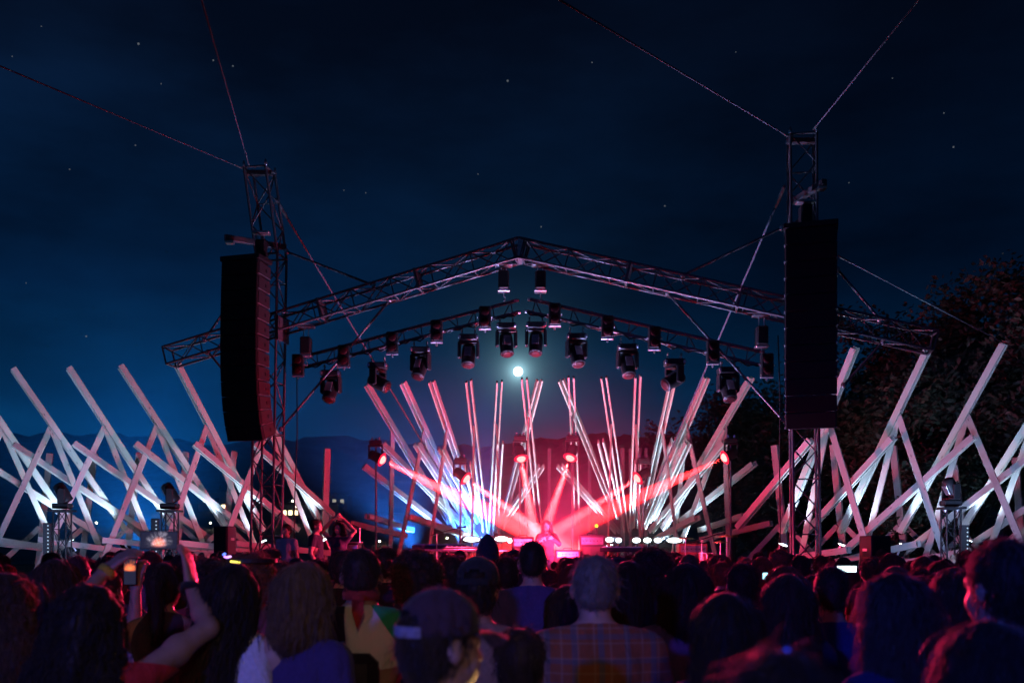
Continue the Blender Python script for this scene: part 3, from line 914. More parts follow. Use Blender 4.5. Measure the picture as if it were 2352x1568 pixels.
# ================================================================== moving lights
def moving_head_proto():
    t = thing('moving_light', 'x', 'stage light')
    bm = bmesh.new(); box(bm, (0, 0, -.07), (.36, .26, .12)); bm_obj('base', bm, M_BLACK, t, bevel=.02)
    for s in (-1, 1):
        bm = bmesh.new(); tube(bm, [Vector((s * .12, 0, .0)), Vector((s * .12, 0, .03)), Vector((s * .12, .045, .055)), Vector((s * .12, .03, .09)), Vector((s * .12, -.02, .095)), Vector((s * .12, -.045, .06))], .016, 6); bm_obj('clamp', bm, M_STEEL, t)
        bm = bmesh.new(); box(bm, (s * .165, -.135, -.07), (.045, .02, .06)); bm_obj('handle', bm, M_STEEL, t, bevel=.006)
    bm = bmesh.new()
    box(bm, (0, 0, -.155), (.37, .16, .05))
    for s in (-1, 1):
        box(bm, (s * .172, 0, -.29), (.05, .15, .30)); cyl(bm, (s * .15, 0, -.38), (s * .20, 0, -.38), .075, None, 14)
    yk = bm_obj('yoke', bm, M_BLACK, t, bevel=.012)
    bm = bmesh.new()
    lathe(bm, [(.07, -.20), (.115, -.17), (.128, -.08), (.13, .05), (.122, .14), (.128, .22), (.118, .235)], 20, '-Y')
    hd = bm_obj('head', bm, M_BLACK, yk, (0, 0, -.38), True)
    bm = bmesh.new(); lathe(bm, [(.10, .236), (.098, .243), (.06, .252), (.01, .256)], 18, '-Y'); bm_obj('lens', bm, M_LENS, hd, smooth=True)
    bm = bmesh.new(); box(bm, (0, .0, .125), (.13, .2, .018)); bm_obj('trim', bm, M_ALU, hd, bevel=.005)
    return t, yk, hd
MH, MHY, MHH = moving_head_proto()
used_mh = [False]
def moving_head(loc, pan, tilt, label, grp, upside=False, s=1.0, lens=None):
    if not used_mh[0]:
        t = MH; used_mh[0] = True
    else:
        t = copy_tree(MH)
    t.location = loc
    t.scale = (s, s, s)
    if upside: t.rotation_euler = (math.pi, 0, 0)
    yk = [c for c in t.children if c.name.startswith('yoke')][0]
    hd = [c for c in yk.children if c.name.startswith('head')][0]
    yk.rotation_euler = (0, 0, RAD(pan))
    hd.rotation_euler = (RAD(tilt), 0, 0)
    if lens is not None:
        ln = [c for c in hd.children if c.name.startswith('lens')][0]
        ln.material_slots[0].link = 'OBJECT'; ln.material_slots[0].material = lens
    tag(t, label, 'stage light', grp)
    return t
GM = 'moving lights under the lighting truss'
MHL = [(760, 850, -15, 62, 'outermost moving light under the left truss, head tipped down'),
       (868, 832, 65, 28, 'second moving light under the left truss, head swung sideways'),
       (966, 797, -25, 60, 'third moving light under the left truss, head aimed down right'),
       (1076, 768, -5, 66, 'fourth moving light under the left truss, red on its head'),
       (1163, 742, 10, 68, 'innermost moving light under the left truss, left above the moon'),
       (1231, 740, -8, 68, 'innermost moving light under the right truss, right above the moon'),
       (1324, 766, 20, 62, 'second moving light from the centre under the right truss, red head'),
       (1441, 790, 12, 64, 'third moving light from the centre under the right truss'),
       (1549, 824, -62, 28, 'fourth moving light under the right truss, head swung sideways'),
       (1672, 843, 12, 64, 'outermost moving light under the right truss, blue rim')]
for (px, py, pan, tilt, lb) in MHL:
    moving_head(P(px, py, ylin(px, .25)), pan, tilt, lb, GM, s=1.06)

# twin-lamp blinders on the truss
bt = None
BL = [(685, 838, 'blinder at the very end of the left truss'), (790, 817, 'second blinder from the left end of the left truss'), (901, 787, 'middle blinder of the left truss, red underside'),
      (1003, 760, 'fourth blinder from the left end of the left truss'), (1114, 729, 'innermost blinder of the left truss'), (1274, 722, 'innermost blinder of the right truss'),
      (1395, 751, 'second blinder from the centre on the right truss'), (1503, 776, 'middle blinder of the right truss'), (1637, 808, 'fourth blinder from the centre on the right truss'), (1761, 838, 'blinder at the very end of the right truss')]
for (px, py, lb) in BL:
    p = P(px, py, ylin(px, .05))
    if bt is None:
        bt = thing('twin_blinder', lb, 'stage light', p, 'twin-lamp blinders on the trusses')
        bm = bmesh.new(); box(bm, (0, 0, 0), (.23, .16, .42)); bm_obj('housing', bm, M_BLACK, bt, bevel=.018)
        for z in (-.1, .1):
            bm = bmesh.new(); lathe(bm, [(.078, .075), (.085, .085), (.08, .095), (.05, .10), (.01, .103)], 16, '-Y', (0, 0, z)); bm_obj('lamp', bm, M_LENS, bt, smooth=True)
        bm = bmesh.new(); box(bm, (0, -.02, -.23), (.24, .10, .03)); bm_obj('bracket', bm, M_ALU, bt, bevel=.006)
        bm = bmesh.new(); cyl(bm, (.0, .0, -.25), (.0, 0, -.29), .02); bm_obj('knob', bm, M_STEEL, bt)
        for s in (-1, 1):
            bm = bmesh.new(); cyl(bm, (s * .115, 0, 0), (s * .145, 0, 0), .02, None, 10); bm_obj('knob', bm, M_STEEL, bt)
        o = bt
    else:
        o = copy_tree(bt)
    o.location = p
    tag(o, lb + ', two round lamps', 'stage light', 'twin-lamp blinders on the trusses')

# ---- red beam lamps mounted on the stage fans
M_HOT = emat('red_hot_lens', (1.0, 0.13, 0.12), 7.0)
M_HALO = emat('red_lens_ring', (1.0, 0.010, 0.05), 1.6)
BEAMS = [(877, 1055, 23.0, (1240, 1232), 1.25, 'glowing red lamp at the far left of the stage fans'),
         (1070, 1098, 22.8, (1250, 1228), 1.0, 'glowing red lamp low on the left stage fan'),
         (1197, 1052, 23.0, (1228, 1225), .7, 'left of the two high glowing red lamps at stage centre'),
         (1310, 1050, 23.0, (1250, 1222), .6, 'right of the two high glowing red lamps at stage centre'),
         (1465, 1097, 22.8, (1262, 1228), .6, 'glowing red lamp low on the right stage fan'),
         (1665, 1050, 23.0, (1270, 1232), .6, 'glowing red lamp at the far right of the stage fans')]
for (px, py, y, tg, k, lb) in BEAMS:
    p = P(px, py, y)
    tgt = P(tg[0], tg[1], 22.1)
    d = (tgt - p).normalized()
    t = thing('beam_light', lb, 'stage light', p, 'red beam lamps on the stage fans')
    R = axis_frame(d)
    bm = bmesh.new()
    lathe(bm, [(.06, -.34), (.10, -.31), (.115, -.2), (.118, -.05), (.11, .0)], 18)
    o = bm_obj('head', bm, M_BLACK, t, smooth=True); o.rotation_euler = R.to_euler()
    bm = bmesh.new(); lathe(bm, [(.106, .001), (.10, .03), (.082, .055), (.05, .075), (.01, .082)], 18)
    l = bm_obj('lens', bm, M_HOT, o, smooth=True)
    bm = bmesh.new(); lathe(bm, [(.107, -.01), (.145, -.014), (.172, .005), (.145, .026), (.107, .01)], 20); bm_obj('lens_ring', bm, M_HALO, o, smooth=True)  # glowing torus shaped as the red halo of light round the lens
    bm = bmesh.new()
    c0 = -d * .17
    for s in (-1, 1):
        box(bm, c0 + Vector((s * .15, 0, .09)), (.035, .09, .30))
    box(bm, c0 + Vector((0, 0, .25)), (.335, .11, .04))
    bm_obj('yoke', bm, M_BLACK, t, bevel=.01)
    bm = bmesh.new(); box(bm, c0 + Vector((0, 0, .32)), (.28, .2, .10)); bm_obj('base', bm, M_BLACK, t, bevel=.015)
    for s in (-1, 1):
        bm = bmesh.new(); cyl(bm, c0 + Vector((s * .08, 0, .37)), c0 + Vector((s * .08, 0, .45)), .025); bm_obj('clamp', bm, M_STEEL, t)
    bm = bmesh.new(); cyl(bm, c0 + Vector((0, .06, .43)), Vector((c0.x, c0.y + .06, -p.z)), .024); bm_obj('stand_pole', bm, M_TRUSS, t)
    spot('beam_lamp', p + d * .13, tgt, 560000 * k * K_BEAM, RED, 8.0, .5, .04)

# ---- white uplights at the foot of every frame
M_WHOT = emat('white_hot_lens', (0.80, 0.95, 1.0), 9.0)
up0 = None
UPL_LB = ['white uplight under the ' + q for q in ('planks cut by the left photo edge', 'leftmost tall plank pair in view', 'second tall plank pair from the left', 'third tall plank pair, above the phone', 'plank pair left of the left array', 'planks behind the left tower', 'planks behind the right array', 'planks ending at the roof truss tip', 'tallest pale planks on the right', 'planks at the right photo edge', 'rightmost planks', 'left fan, outermost left planks', 'left fan, second planks', 'left fan, third planks', 'left fan, fourth planks', 'left fan, upright planks', 'left fan, planks leaning right', 'upright planks below the moon', 'upright planks right of the moon', 'right fan, planks leaning left', 'right fan, second planks', 'right fan, upright middle planks', 'right fan, planks below the tilted light', 'right fan, second planks from the right', 'right fan, outermost right planks')]
for i, (Ab, At, u, k) in enumerate(UPL):
    centre = 11 <= i
    loc = Ab + u * (0.75 if centre else -.12) + Vector((0, -.1 if centre else -.48, -.75 if centre else -.28))
    aim = Ab + (At - Ab) * (.42 if centre else .72)
    d = (aim - loc).normalized()
    if up0 is None:
        t = thing('floor_uplight', 'x', 'stage light')
        bm = bmesh.new(); lathe(bm, [(.07, -.24), (.10, -.22), (.105, -.02), (.11, 0), (.10, .004)], 16); h = bm_obj('housing', bm, M_BLACK, t, smooth=True)
        bm = bmesh.new(); lathe(bm, [(.095, .005), (.08, .012), (.01, .018)], 16); bm_obj('lens', bm, M_WHOT, h, smooth=True)
        bm = bmesh.new()
        for s in (-1, 1): box(bm, (s * .12, 0, -.12), (.015, .04, .26))
        box(bm, (0, 0, -.25), (.255, .04, .015)); bm_obj('bracket', bm, M_STEEL, h)
        bar('stand', (0, 0, -1), (0, 0, -.1), .02, M_TRUSS, t)
        up0 = t; o = t
    else:
        o = copy_tree(up0)
    o.location = loc
    for c_ in o.children:
        if c_.name.startswith('housing'): c_.rotation_euler = axis_frame(d).to_euler()
        if c_.name.startswith('stand'):
            c_.matrix_basis = Matrix.Translation((0, 0, -(loc.z + .1) / 2)) @ Matrix.Diagonal((.02, .02, loc.z - .1, 1))
    tag(o, UPL_LB[i], 'stage light', 'uplights at the feet of the timber frames')
    spot('uplight', loc + d * .03, aim, (650 if centre else 560) * k * K_UP, WHITE, 62, .7, .10)

# ---- red wash lamps along the stage front and lavender up-wash
def wash(px, py, y, target, energy, col, size, label, lensmat, blend=.8, lamp='wash_lamp'):
    p = P(px, py, y)
    d = (Vector(target) - p).normalized()
    t = thing('wash_light', label, 'stage light', p, 'wash lamps on the stage')
    bm = bmesh.new(); lathe(bm, [(.08, -.18), (.13, -.15), (.14, -.02), (.13, 0)], 16); h = bm_obj('housing', bm, M_BLACK, t, smooth=True); h.rotation_euler = axis_frame(d).to_euler()
    bm = bmesh.new(); lathe(bm, [(.125, .001), (.10, .02), (.01, .03)], 16); bm_obj('lens', bm, lensmat, h, smooth=True)
    bm = bmesh.new(); cyl(bm, (0, 0, -.14), (0, 0, -p.z + .8), .02); bm_obj('stand', bm, M_TRUSS, t)
    spot(lamp, p + d * .06, target, energy, col, size, blend, .12)
PINK = (1.0, 0.05, 0.16)
M_RHOT = emat('red_wash_lens', (1.0, 0.03, 0.06), 3.0)
wash(1190, 1292, 18.9, P(330, 1100, 21.5), 2100 * K_WASH, PINK, 95, 'red wash lamp at the stage front aimed at the left wing', M_RHOT)
wash(1330, 1296, 18.8, P(2080, 1100, 20.0), 1100 * K_WASH, PINK, 95, 'red wash lamp at the stage front aimed at the right wing', M_RHOT)
for (px, py, tx) in ((1070, 1098, 900), (1197, 1052, 700), (1310, 1050, 1700), (1465, 1097, 1500)):      # the four inner red lamps also spill over the crowd
    spot('red_spill_lamp', P(px, py, 22.55), P(tx, 1400, 5.0), 8500 * K_WASH, (1.0, 0.022, 0.10), 48, .8, .10)
spot('red_spill_lamp', P(1255, 1290, 19.4), P(1200, 760, 19.5), 1500, (1.0, .03, .06), 130, .9, .1)  # added red up-light under the truss heads, no fixture of its own
wash(1290, 1300, 19.6, P(1230, 880, 24.0), 2800 * K_WASH, (1.0, 0.03, 0.16), 110, 'red wash lamp on the deck lighting the stage fans', M_RHOT, lamp='fan_wash')
LAV = (0.34, 0.50, 1.0)
wash(1232, 1296, 18.8, P(1240, 905, 24.0), 2000 * K_WASH, PINK, 75, 'red wash lamp at the stage front aimed up at the fan tips', M_RHOT)
M_LAVL = emat('lav_lens', (.6, .6, 1.0), 3.0)
for (px, y, tp, en, lb) in ((20, 18.6, (-40, 1040, 22.5), 380, 'added fill lamp before the far left planks'), (215, 18.6, (170, 1020, 22.5), 380, 'added fill lamp left of the raised phone'), (410, 18.4, (370, 1020, 22.3), 330, 'added fill lamp between the raised phone and the left box speaker'),
                            (1985, 16.6, (2050, 1020, 20.5), 300, 'added fill lamp before the right array planks'), (2150, 16.6, (2180, 1010, 20.3), 340, 'added fill lamp left of the right light stand'), (2330, 16.4, (2360, 1010, 20.0), 340, 'added fill lamp near the right photo edge')):
    wash(px, 1345, y, P(*tp), en * K_UP, LAV, 75, lb, M_LAVL)  # added floods that even out the light on the wing planks
wash(1130, 1296, 19.2, P(1195, 560, 19.4), 2300 * K_WASH, (0.40, 0.44, 1.0), 120, 'left lavender wash lamp on the deck lighting the roof truss', emat('lav_lens', (.6, .6, 1.0), 3.0))
wash(1420, 1296, 18.9, P(1560, 640, 18.9), 1900 * K_WASH, (0.40, 0.44, 1.0), 120, 'right lavender wash lamp on the deck lighting the roof truss', emat('lav_lens', (.6, .6, 1.0), 3.0))

# LED wash strips behind the band (bright white ovals)
M_OVAL = emat('white_led_face', (0.80, 0.94, 1.0), 7.0)
ov = None
for i, (px, py, w) in enumerate([(1083, 1238, .36), (1152, 1237, .30), (1171, 1241, .10), (1400, 1239, .18), (1421, 1240, .13), (1462, 1240, .18), (1487, 1240, .17), (1511, 1240, .17), (1549, 1240, .34)]):
    p = P(px, py, 22.2)
    t = thing('led_strip_light', ['leftmost bright white strip lamp behind the keyboards', 'bright white strip lamp beside the beanie in the crowd', 'small white lamp right of the beanie in the crowd', 'white lamp left of the drums, first of the right row', 'second white lamp of the right row, small and round', 'third white lamp of the right row', 'fourth white lamp of the right row', 'fifth white lamp of the right row', 'widest white lamp at the right end of the row'][i], 'stage light', p, 'white strip lamps behind the band')
    bm = bmesh.new(); box(bm, (0, .05, 0), (w + .06, .09, .15)); bm_obj('housing', bm, M_BLACK, t, bevel=.02)
    bm = bmesh.new(); lathe(bm, [(1, 0), (.9, .02), (.4, .03), (.01, .032)], 20, '-Y'); o = bm_obj('led_face', bm, M_OVAL, t, smooth=True); o.scale = (w / 2, 1, .055)
    bm = bmesh.new(); cyl(bm, (0, .05, -.07), (0, .05, -p.z), .022); bm_obj('stand', bm, M_TRUSS, t)
for (px, tx) in ((1110, 1110), (1415, 1400), (1520, 1560)):
    spot('led_strip_lamp', P(px, 1238, 22.1), P(tx, 950, 24.3), 170 * K_UP, WHITE, 100, .9, .15)

# blue smoke lamps behind the left fan
spot('blue_lamp', P(1110, 1262, 26.3), P(1010, 980, 27.0), 5200 * K_BLUE, (0.02, 0.16, 1.0), 85, .9, .2)
spot('blue_lamp', P(950, 1262, 26.3), P(820, 880, 27.0), 2600 * K_BLUE, (0.02, 0.20, 1.0), 90, .9, .2)
# house lamps over the mixing desk behind the audience (dim, coloured)
spot('desk_lamp', (-5.5, -7.5, 4.6), (-1.5, 3.5, 1.0), 1900, (0.04, 0.08, 1.0), 55, .9, .3)
spot('desk_lamp', (5.5, -8.0, 4.8), (0.9, 4.0, 1.3), 80, (0.32, 0.16, 1.0), 60, .9, .3)
spot('blue_lamp', P(330, 1262, 38.0), P(260, 900, 40.0), 7000 * K_BLUE, (0.01, 0.24, 1.0), 150, .9, .4)  # added lamp inside the far smoke bank, turning it blue
spot('desk_lamp', (0.5, -7.5, 5.2), (-0.85, 4.6, 1.25), 400, (1.0, 0.66, 0.42), 17, .9, .3)

# ---- light stands of the wings: truss stand with a moving light and an LED column beside it
def light_stand(px, y, top_py, label, led_px, led_label, led_py=(1195, 1275)):
    p = P(px, top_py, y)
    t = thing('light_stand', label, 'light stand', (p.x, p.y, 0), 'short truss stands of the wings')
    z1 = p.z - .42
    box_truss(t, Vector((p.x, p.y, 0)), Vector((p.x, p.y, z1)), Vector((1, 0, 0)), Vector((0, 1, 0)), .26, .26, .35, .018, mat=M_BLACK, centred=True)
    bm = bmesh.new(); box(bm, (0, 0, z1 + .02), (.42, .42, .04)); bm_obj('top_plate', bm, M_BLACK, t, bevel=.006)
    moving_head((p.x, p.y, z1 + .05), 75, -60, 'dark moving light standing on the ' + label, 'moving lights on the wing stands', True, .95)
    q0 = P(led_px, led_py[0], y - .4); q1 = P(led_px, led_py[1], y - .4)
    L = thing('led_column', led_label, 'stage light', (q0.x, q0.y, 0), 'dotted LED columns of the wings')
    zt = q0.z; zb = max(.2, q1.z - .6)
    bm = bmesh.new(); box(bm, (0, .02, (zt + zb) / 2), (.15, .10, zt - zb)); bm_obj('housing', bm, M_GRILLE, L, bevel=.01)
    z = zt - .06
    led = None
    while z > zb + .05:
        if led is None:
            bm = bmesh.new(); bmesh.ops.create_icosphere(bm, subdivisions=1, radius=.016); led = bm_obj('led', bm, emat('led_dot', (.6, .8, 1.0), .8), L, (.035, -.035, z))
        else:
            share('led', led, None, L, (.035, -.035, z))
        z -= .075
    bm = bmesh.new(); box(bm, (0, .02, .05), (.3, .3, .1)); bm_obj('foot', bm, M_BLACK, L, bevel=.01)
light_stand(143, 20.6, 1128, 'truss stand between planks at the far left', 108, 'dotted LED column at the far left behind the crowd', (1200, 1280))
light_stand(390, 20.4, 1128, 'truss stand right of the raised phone', 356, 'dotted LED column just above the raised phone', (1190, 1250))
light_stand(2184, 18.8, 1118, 'truss stand among the right wing planks', 2216, 'dotted LED column beside the right truss stand', (1205, 1290))
# ================================================================== smoke over the stage
def smoke(name, c, r, dens, label, col=(0.9, 0.92, 0.95), g=0.25):
    bm = bmesh.new(); bmesh.ops.create_icosphere(bm, subdivisions=4, radius=1.0)
    m = bpy.data.materials.new(name); m.use_nodes = True
    n = m.node_tree.nodes; n.clear()
    o = n.new('ShaderNodeOutputMaterial'); v = n.new('ShaderNodeVolumePrincipled')
    v.inputs['Color'].default_value = (*col, 1); v.inputs['Anisotropy'].default_value = g
    # the smoke thins out towards its edge
    tc = n.new('ShaderNodeTexCoord'); ln = n.new('ShaderNodeVectorMath'); ln.operation = 'DOT_PRODUCT'
    L_ = m.node_tree.links
    L_.new(tc.outputs['Object'], ln.inputs[0]); L_.new(tc.outputs['Object'], ln.inputs[1])
    mr = n.new('ShaderNodeMapRange'); mr.inputs[1].default_value = 1.0; mr.inputs[2].default_value = 0.0; mr.inputs[3].default_value = 0.0; mr.inputs[4].default_value = 1.0
    L_.new(ln.outputs['Value'], mr.inputs[0])
    pw = n.new('ShaderNodeMath'); pw.operation = 'POWER'; pw.inputs[1].default_value = 1.5; L_.new(mr.outputs[0], pw.inputs[0])
    nz = n.new('ShaderNodeTexNoise'); nz.inputs['Scale'].default_value = 2.2; nz.inputs['Detail'].default_value = 2; L_.new(tc.outputs['Object'], nz.inputs['Vector'])
    nm = n.new('ShaderNodeMapRange'); nm.inputs[1].default_value = .35; nm.inputs[2].default_value = .65; nm.inputs[3].default_value = .45 * dens; nm.inputs[4].default_value = 1.5 * dens; L_.new(nz.outputs['Fac'], nm.inputs[0])
    mu = n.new('ShaderNodeMath'); mu.operation = 'MULTIPLY'; L_.new(pw.outputs[0], mu.inputs[0]); L_.new(nm.outputs[0], mu.inputs[1])
    L_.new(mu.outputs[0], v.inputs['Density'])
    m.node_tree.links.new(v.outputs[0], o.inputs['Volume'])
    ob = bm_obj(name, bm, m, smooth=True)
    ob.location = c; ob.scale = r
    tag(ob, label, 'smoke', kind='stuff')
    return ob
SM1 = smoke('stage_smoke', P(1215, 1225, 22.2), (7.2, 3.0, 4.3), 0.11, 'thin stage smoke catching the red and blue beams')
SM2 = smoke('drifting_smoke', P(900, 1130, 26.5), (7.5, 3.0, 4.6), 0.06, 'blue smoke drifting left above the stage')

SM3 = smoke('blue_smoke', P(300, 1010, 40.0), (17, 5, 9.0), 0.022, 'bank of blue smoke drifting off beyond the left wing')
# the lamps that reach into each bank of smoke (light linking keeps the others from lighting it)
def reach(smoke_ob, lamps):
    c = bpy.data.collections.new('clear_of_' + smoke_ob.name)
    c.objects.link(smoke_ob)
    for co in c.collection_objects: co.light_linking.link_state = 'EXCLUDE'
    return c
both = bpy.data.collections.new('clear_of_smoke')
for q in (SM1, SM2, SM3): both.objects.link(q)
for co in both.collection_objects: co.light_linking.link_state = 'EXCLUDE'
no1 = reach(SM1, 0); no2 = reach(SM2, 0); no2.objects.link(SM3)
for co in no2.collection_objects: co.light_linking.link_state = 'EXCLUDE'
for o in list(COL.objects):
    if o.type != 'LIGHT': continue
    if o.name.startswith('beam_lamp'): o.light_linking.receiver_collection = no2
    elif o.name.startswith('blue_lamp'): o.light_linking.receiver_collection = no1
    elif o.name == 'led_strip_lamp': o.light_linking.receiver_collection = no2
    elif o.name == 'fan_wash': pass
    else: o.light_linking.receiver_collection = both

# ================================================================== stage gear
def speaker_box(px0, px1, py0, py1, y, yaw, label):
    a = P(px0, py0, y); b = P(px1, py1, y)
    w = abs(b.x - a.x) * .8; h = a.z - b.z
    t = thing('stage_speaker', label, 'speaker', ((a.x + b.x) / 2, y, 0), 'box speakers at the stage corners', yaw)
    bm = bmesh.new()
    pr = [(-w / 2, -.2), (w / 2, -.2), (w / 2 - .05, .2), (-w / 2 + .05, .2)]
    v0 = [bm.verts.new((x, yy, b.z)) for x, yy in pr]; v1 = [bm.verts.new((x, yy, a.z)) for x, yy in pr]
    bm.faces.new(v0[::-1]); bm.faces.new(v1)
    for i in range(4): bm.faces.new((v0[i], v0[(i + 1) % 4], v1[(i + 1) % 4], v1[i]))
    bm_obj('cabinet', bm, M_CAB, t, bevel=.012)
    bm = bmesh.new(); box(bm, (0, -.205, (a.z + b.z) / 2), (w - .05, .02, h - .05)); bm_obj('grille', bm, M_GRILLE, t, bevel=.005)
    for s in (-1, 1):
        bm = bmesh.new(); box(bm, (s * (w / 2 - .02), .0, (a.z + b.z) / 2 + .05), (.02, .12, .05)); bm_obj('handle', bm, M_STEEL, t, bevel=.006)
    bm = bmesh.new(); cyl(bm, (0, 0, 0), (0, 0, b.z - .001), .03); bm_obj('stand_pole', bm, M_BLACK, t)
speaker_box(497, 542, 1208, 1280, 17.6, RAD(-12), 'dark box speaker just left of the left tower foot')
speaker_box(1974, 2040, 1230, 1308, 16.6, RAD(16), 'dark box speaker on the right in front of a magenta plank')

M_REDPAINT = pbr('tolex_red', (0.32, 0.09, 0.08), 0.6, 0, .15, 40)
M_TOLEX = pbr('tolex_dark', (0.06, 0.05, 0.05), 0.7, 0, .2, 60, .2)
M_CLOTH = pbr('grille_cloth', (0.16, 0.13, 0.11), 0.9, 0, .2, 120)
def amp(px0, px1, py0, y, label, mat=M_TOLEX, name='amplifier'):
    a = P(px0, py0, y); b = P(px1, py0, y)
    w = b.x - a.x; zt = a.z; h = zt - .8
    t = thing(name, label, 'amplifier', ((a.x + b.x) / 2, y, .8), 'amplifiers on the stage')
    bm = bmesh.new(); box(bm, (0, 0, h / 2), (w, .34, h)); bm_obj('cabinet', bm, mat, t, bevel=.015)
    bm = bmesh.new(); box(bm, (0, -.178, h * .42), (w - .08, .015, h * .76)); bm_obj('grille', bm, M_CLOTH, t, bevel=.003)
    bm = bmesh.new(); box(bm, (0, -.178, h * .90), (w - .08, .012, h * .12)); p = bm_obj('control_panel', bm, M_ALU, t, bevel=.003)
    for k in range(6):
        bm = bmesh.new(); cyl(bm, (-w * .36 + k * w * .14, -.186, h * .9), (-w * .36 + k * w * .14, -.205, h * .9), .012, None, 10); bm_obj('knob', bm, M_BLACK, p)
    bm = bmesh.new(); tube(bm, [Vector((-.1, 0, h)), Vector((-.08, 0, h + .035)), Vector((.08, 0, h + .035)), Vector((.1, 0, h))], .01, 6); bm_obj('handle', bm, M_BLACK, t)
amp(1176, 1226, 1232, 21.6, 'tall amplifier left of the singer, flooded with red light')
amp(1330, 1388, 1228, 21.8, 'large dark amplifier right of the singer')
amp(1275, 1332, 1262, 21.5, 'low amplifier glowing red behind the singer', M_REDPAINT)
amp(1556, 1622, 1248, 21.0, 'red-lit amplifier box left of the drums', M_REDPAINT)

# drum kit on the right
M_SHELL = pbr('drum_shell', (0.25, 0.05, 0.05), 0.25, 0, .1, 10)
M_HEADSKIN = pbr('drum_skin', (0.6, 0.58, 0.55), 0.5)
M_BRASS = pbr('cymbal_brass', (0.7, 0.5, 0.22), 0.3, 0.9, .15, 30)
dk = P(1640, 1265, 20.4)
t = thing('drum_kit', 'drum kit with chrome rods at the right side of the stage', 'drums', (dk.x, dk.y, .8))
def drum(c, r, h, name='drum'):
    bm = bmesh.new(); lathe(bm, [(r, 0), (r, h)], 22, 'Z', c); d = bm_obj(name, bm, M_SHELL, t, smooth=False)
    for z in (-.005, h - .02):
        bm = bmesh.new(); lathe(bm, [(r + .004, z), (r + .014, z), (r + .014, z + .025), (r + .004, z + .025)], 22, 'Z', c); bm_obj('hoop', bm, M_STEEL, d)
    bm = bmesh.new(); lathe(bm, [(r - .004, h), (r - .006, h + .006)], 22, 'Z', c); bm_obj('skin', bm, M_HEADSKIN, d)
    for k in range(8):
        a = k * math.pi / 4; q = Vector(c) + Vector((math.cos(a) * (r + .018), math.sin(a) * (r + .018), 0))
        bm = bmesh.new(); cyl(bm, q + Vector((0, 0, .01)), q + Vector((0, 0, h - .01)), .007, None, 6); bm_obj('tension_rod', bm, M_STEEL, d)
drum((.05, -.1, .25), .21, .42, 'floor_tom'); drum((-.42, .05, .55), .17, .17, 'snare_drum'); drum((-.1, .45, .7), .15, .22, 'rack_tom')
bm = bmesh.new(); lathe(bm, [(.28, -.2), (.28, .2)], 24, '-Y', (-.35, .55, .3)); bm_obj('bass_drum', bm, M_SHELL, t)
for (c, r, h) in (((.1, -.15, 0), .19, 1.12), ((-.55, .2, 0), .22, 1.2), ((.35, .4, 0), .24, 1.25)):
    bm = bmesh.new(); cyl(bm, c, (c[0], c[1], h), .012); s_ = bm_obj('cymbal_stand', bm, M_STEEL, t)
    for k in range(3):
        a = k * 2.1; bm = bmesh.new(); cyl(bm, (c[0], c[1], .3), (c[0] + .2 * math.cos(a), c[1] + .2 * math.sin(a), .01), .009); bm_obj('foot', bm, M_STEEL, s_)
    bm = bmesh.new(); lathe(bm, [(r, h), (r * .3, h + .025), (.035, h + .03), (.02, h + .05), (.008, h + .052)], 24, 'Z', (c[0], c[1], 0)); bm_obj('cymbal', bm, M_BRASS, t, smooth=True)

# keyboards and racks on the left
def keyboard(px, py, y, w, label, yaw=0.0):
    p = P(px, py, y)
    t = thing('keyboard', label, 'keyboard', (p.x, p.y, .8), 'keyboards on the stage', yaw)
    h = p.z - .8
    bm = bmesh.new(); box(bm, (0, 0, h), (w, .32, .09)); b = bm_obj('case', bm, M_BLACK, t, bevel=.01)
    bm = bmesh.new(); box(bm, (0, .08, h + .05), (w - .06, .13, .014)); k = bm_obj('key_bed', bm, pbr('ivory_keys', (.7, .7, .68), .4), t)
    bm = bmesh.new(); box(bm, (0, -.09, h + .055), (w - .08, .10, .02)); pn = bm_obj('control_panel', bm, M_ALU, t, bevel=.004)
    for i in range(7):
        x = -w * .4 + i * w * .13
        bm = bmesh.new(); cyl(bm, (x, -.09, h + .06), (x, -.09, h + .085), .013, None, 8); bm_obj('knob', bm, M_STEEL, pn)
    for s in (-1, 1):
        bm = bmesh.new(); cyl(bm, (s * w * .38, -.16, 0), (-s * w * .38 * .2, .14, h - .04), .016); cyl(bm, (s * w * .38, .16, 0), (s * w * .1, -.14, h - .04), .016); bm_obj('stand_leg', bm, M_STEEL, t)
keyboard(1010, 1256, 21.2, 1.15, 'upper keyboard on crossed legs left of the singer')
keyboard(1060, 1262, 20.6, .8, 'smaller keyboard in front of the white strip lamp', RAD(12))
keyboard(1430, 1262, 21.2, .95, 'keyboard below the row of white lamps on the right', RAD(-8))
p = P(800, 1246, 19.6)
t = thing('equipment_rack', 'small pale equipment rack left of the stage with lit knobs', 'rack', (p.x, p.y, .0))
bm = bmesh.new(); box(bm, (0, 0, p.z - .25), (.46, .4, .5)); bm_obj('case', bm, M_BLACK, t, bevel=.01)
bm = bmesh.new(); box(bm, (0, -.0, p.z + .01), (.52, .42, .03)); bm_obj('lid', bm, M_ALU, t, bevel=.006)
for k in range(4):
    bm = bmesh.new(); box(bm, (0, -.205, p.z - .08 - k * .1), (.42, .015, .085)); q = bm_obj('front_panel', bm, M_ALU, t, bevel=.003)
    for i in range(5):
        bm = bmesh.new(); cyl(bm, (-.16 + i * .08, -.212, p.z - .08 - k * .1), (-.16 + i * .08, -.235, p.z - .08 - k * .1), .017, None, 10); bm_obj('knob', bm, M_STEEL, q)
bm = bmesh.new(); box(bm, (0, 0, (p.z - .5) / 2), (.44, .38, p.z - .5)); bm_obj('stand', bm, M_BLACK, t, bevel=.01)

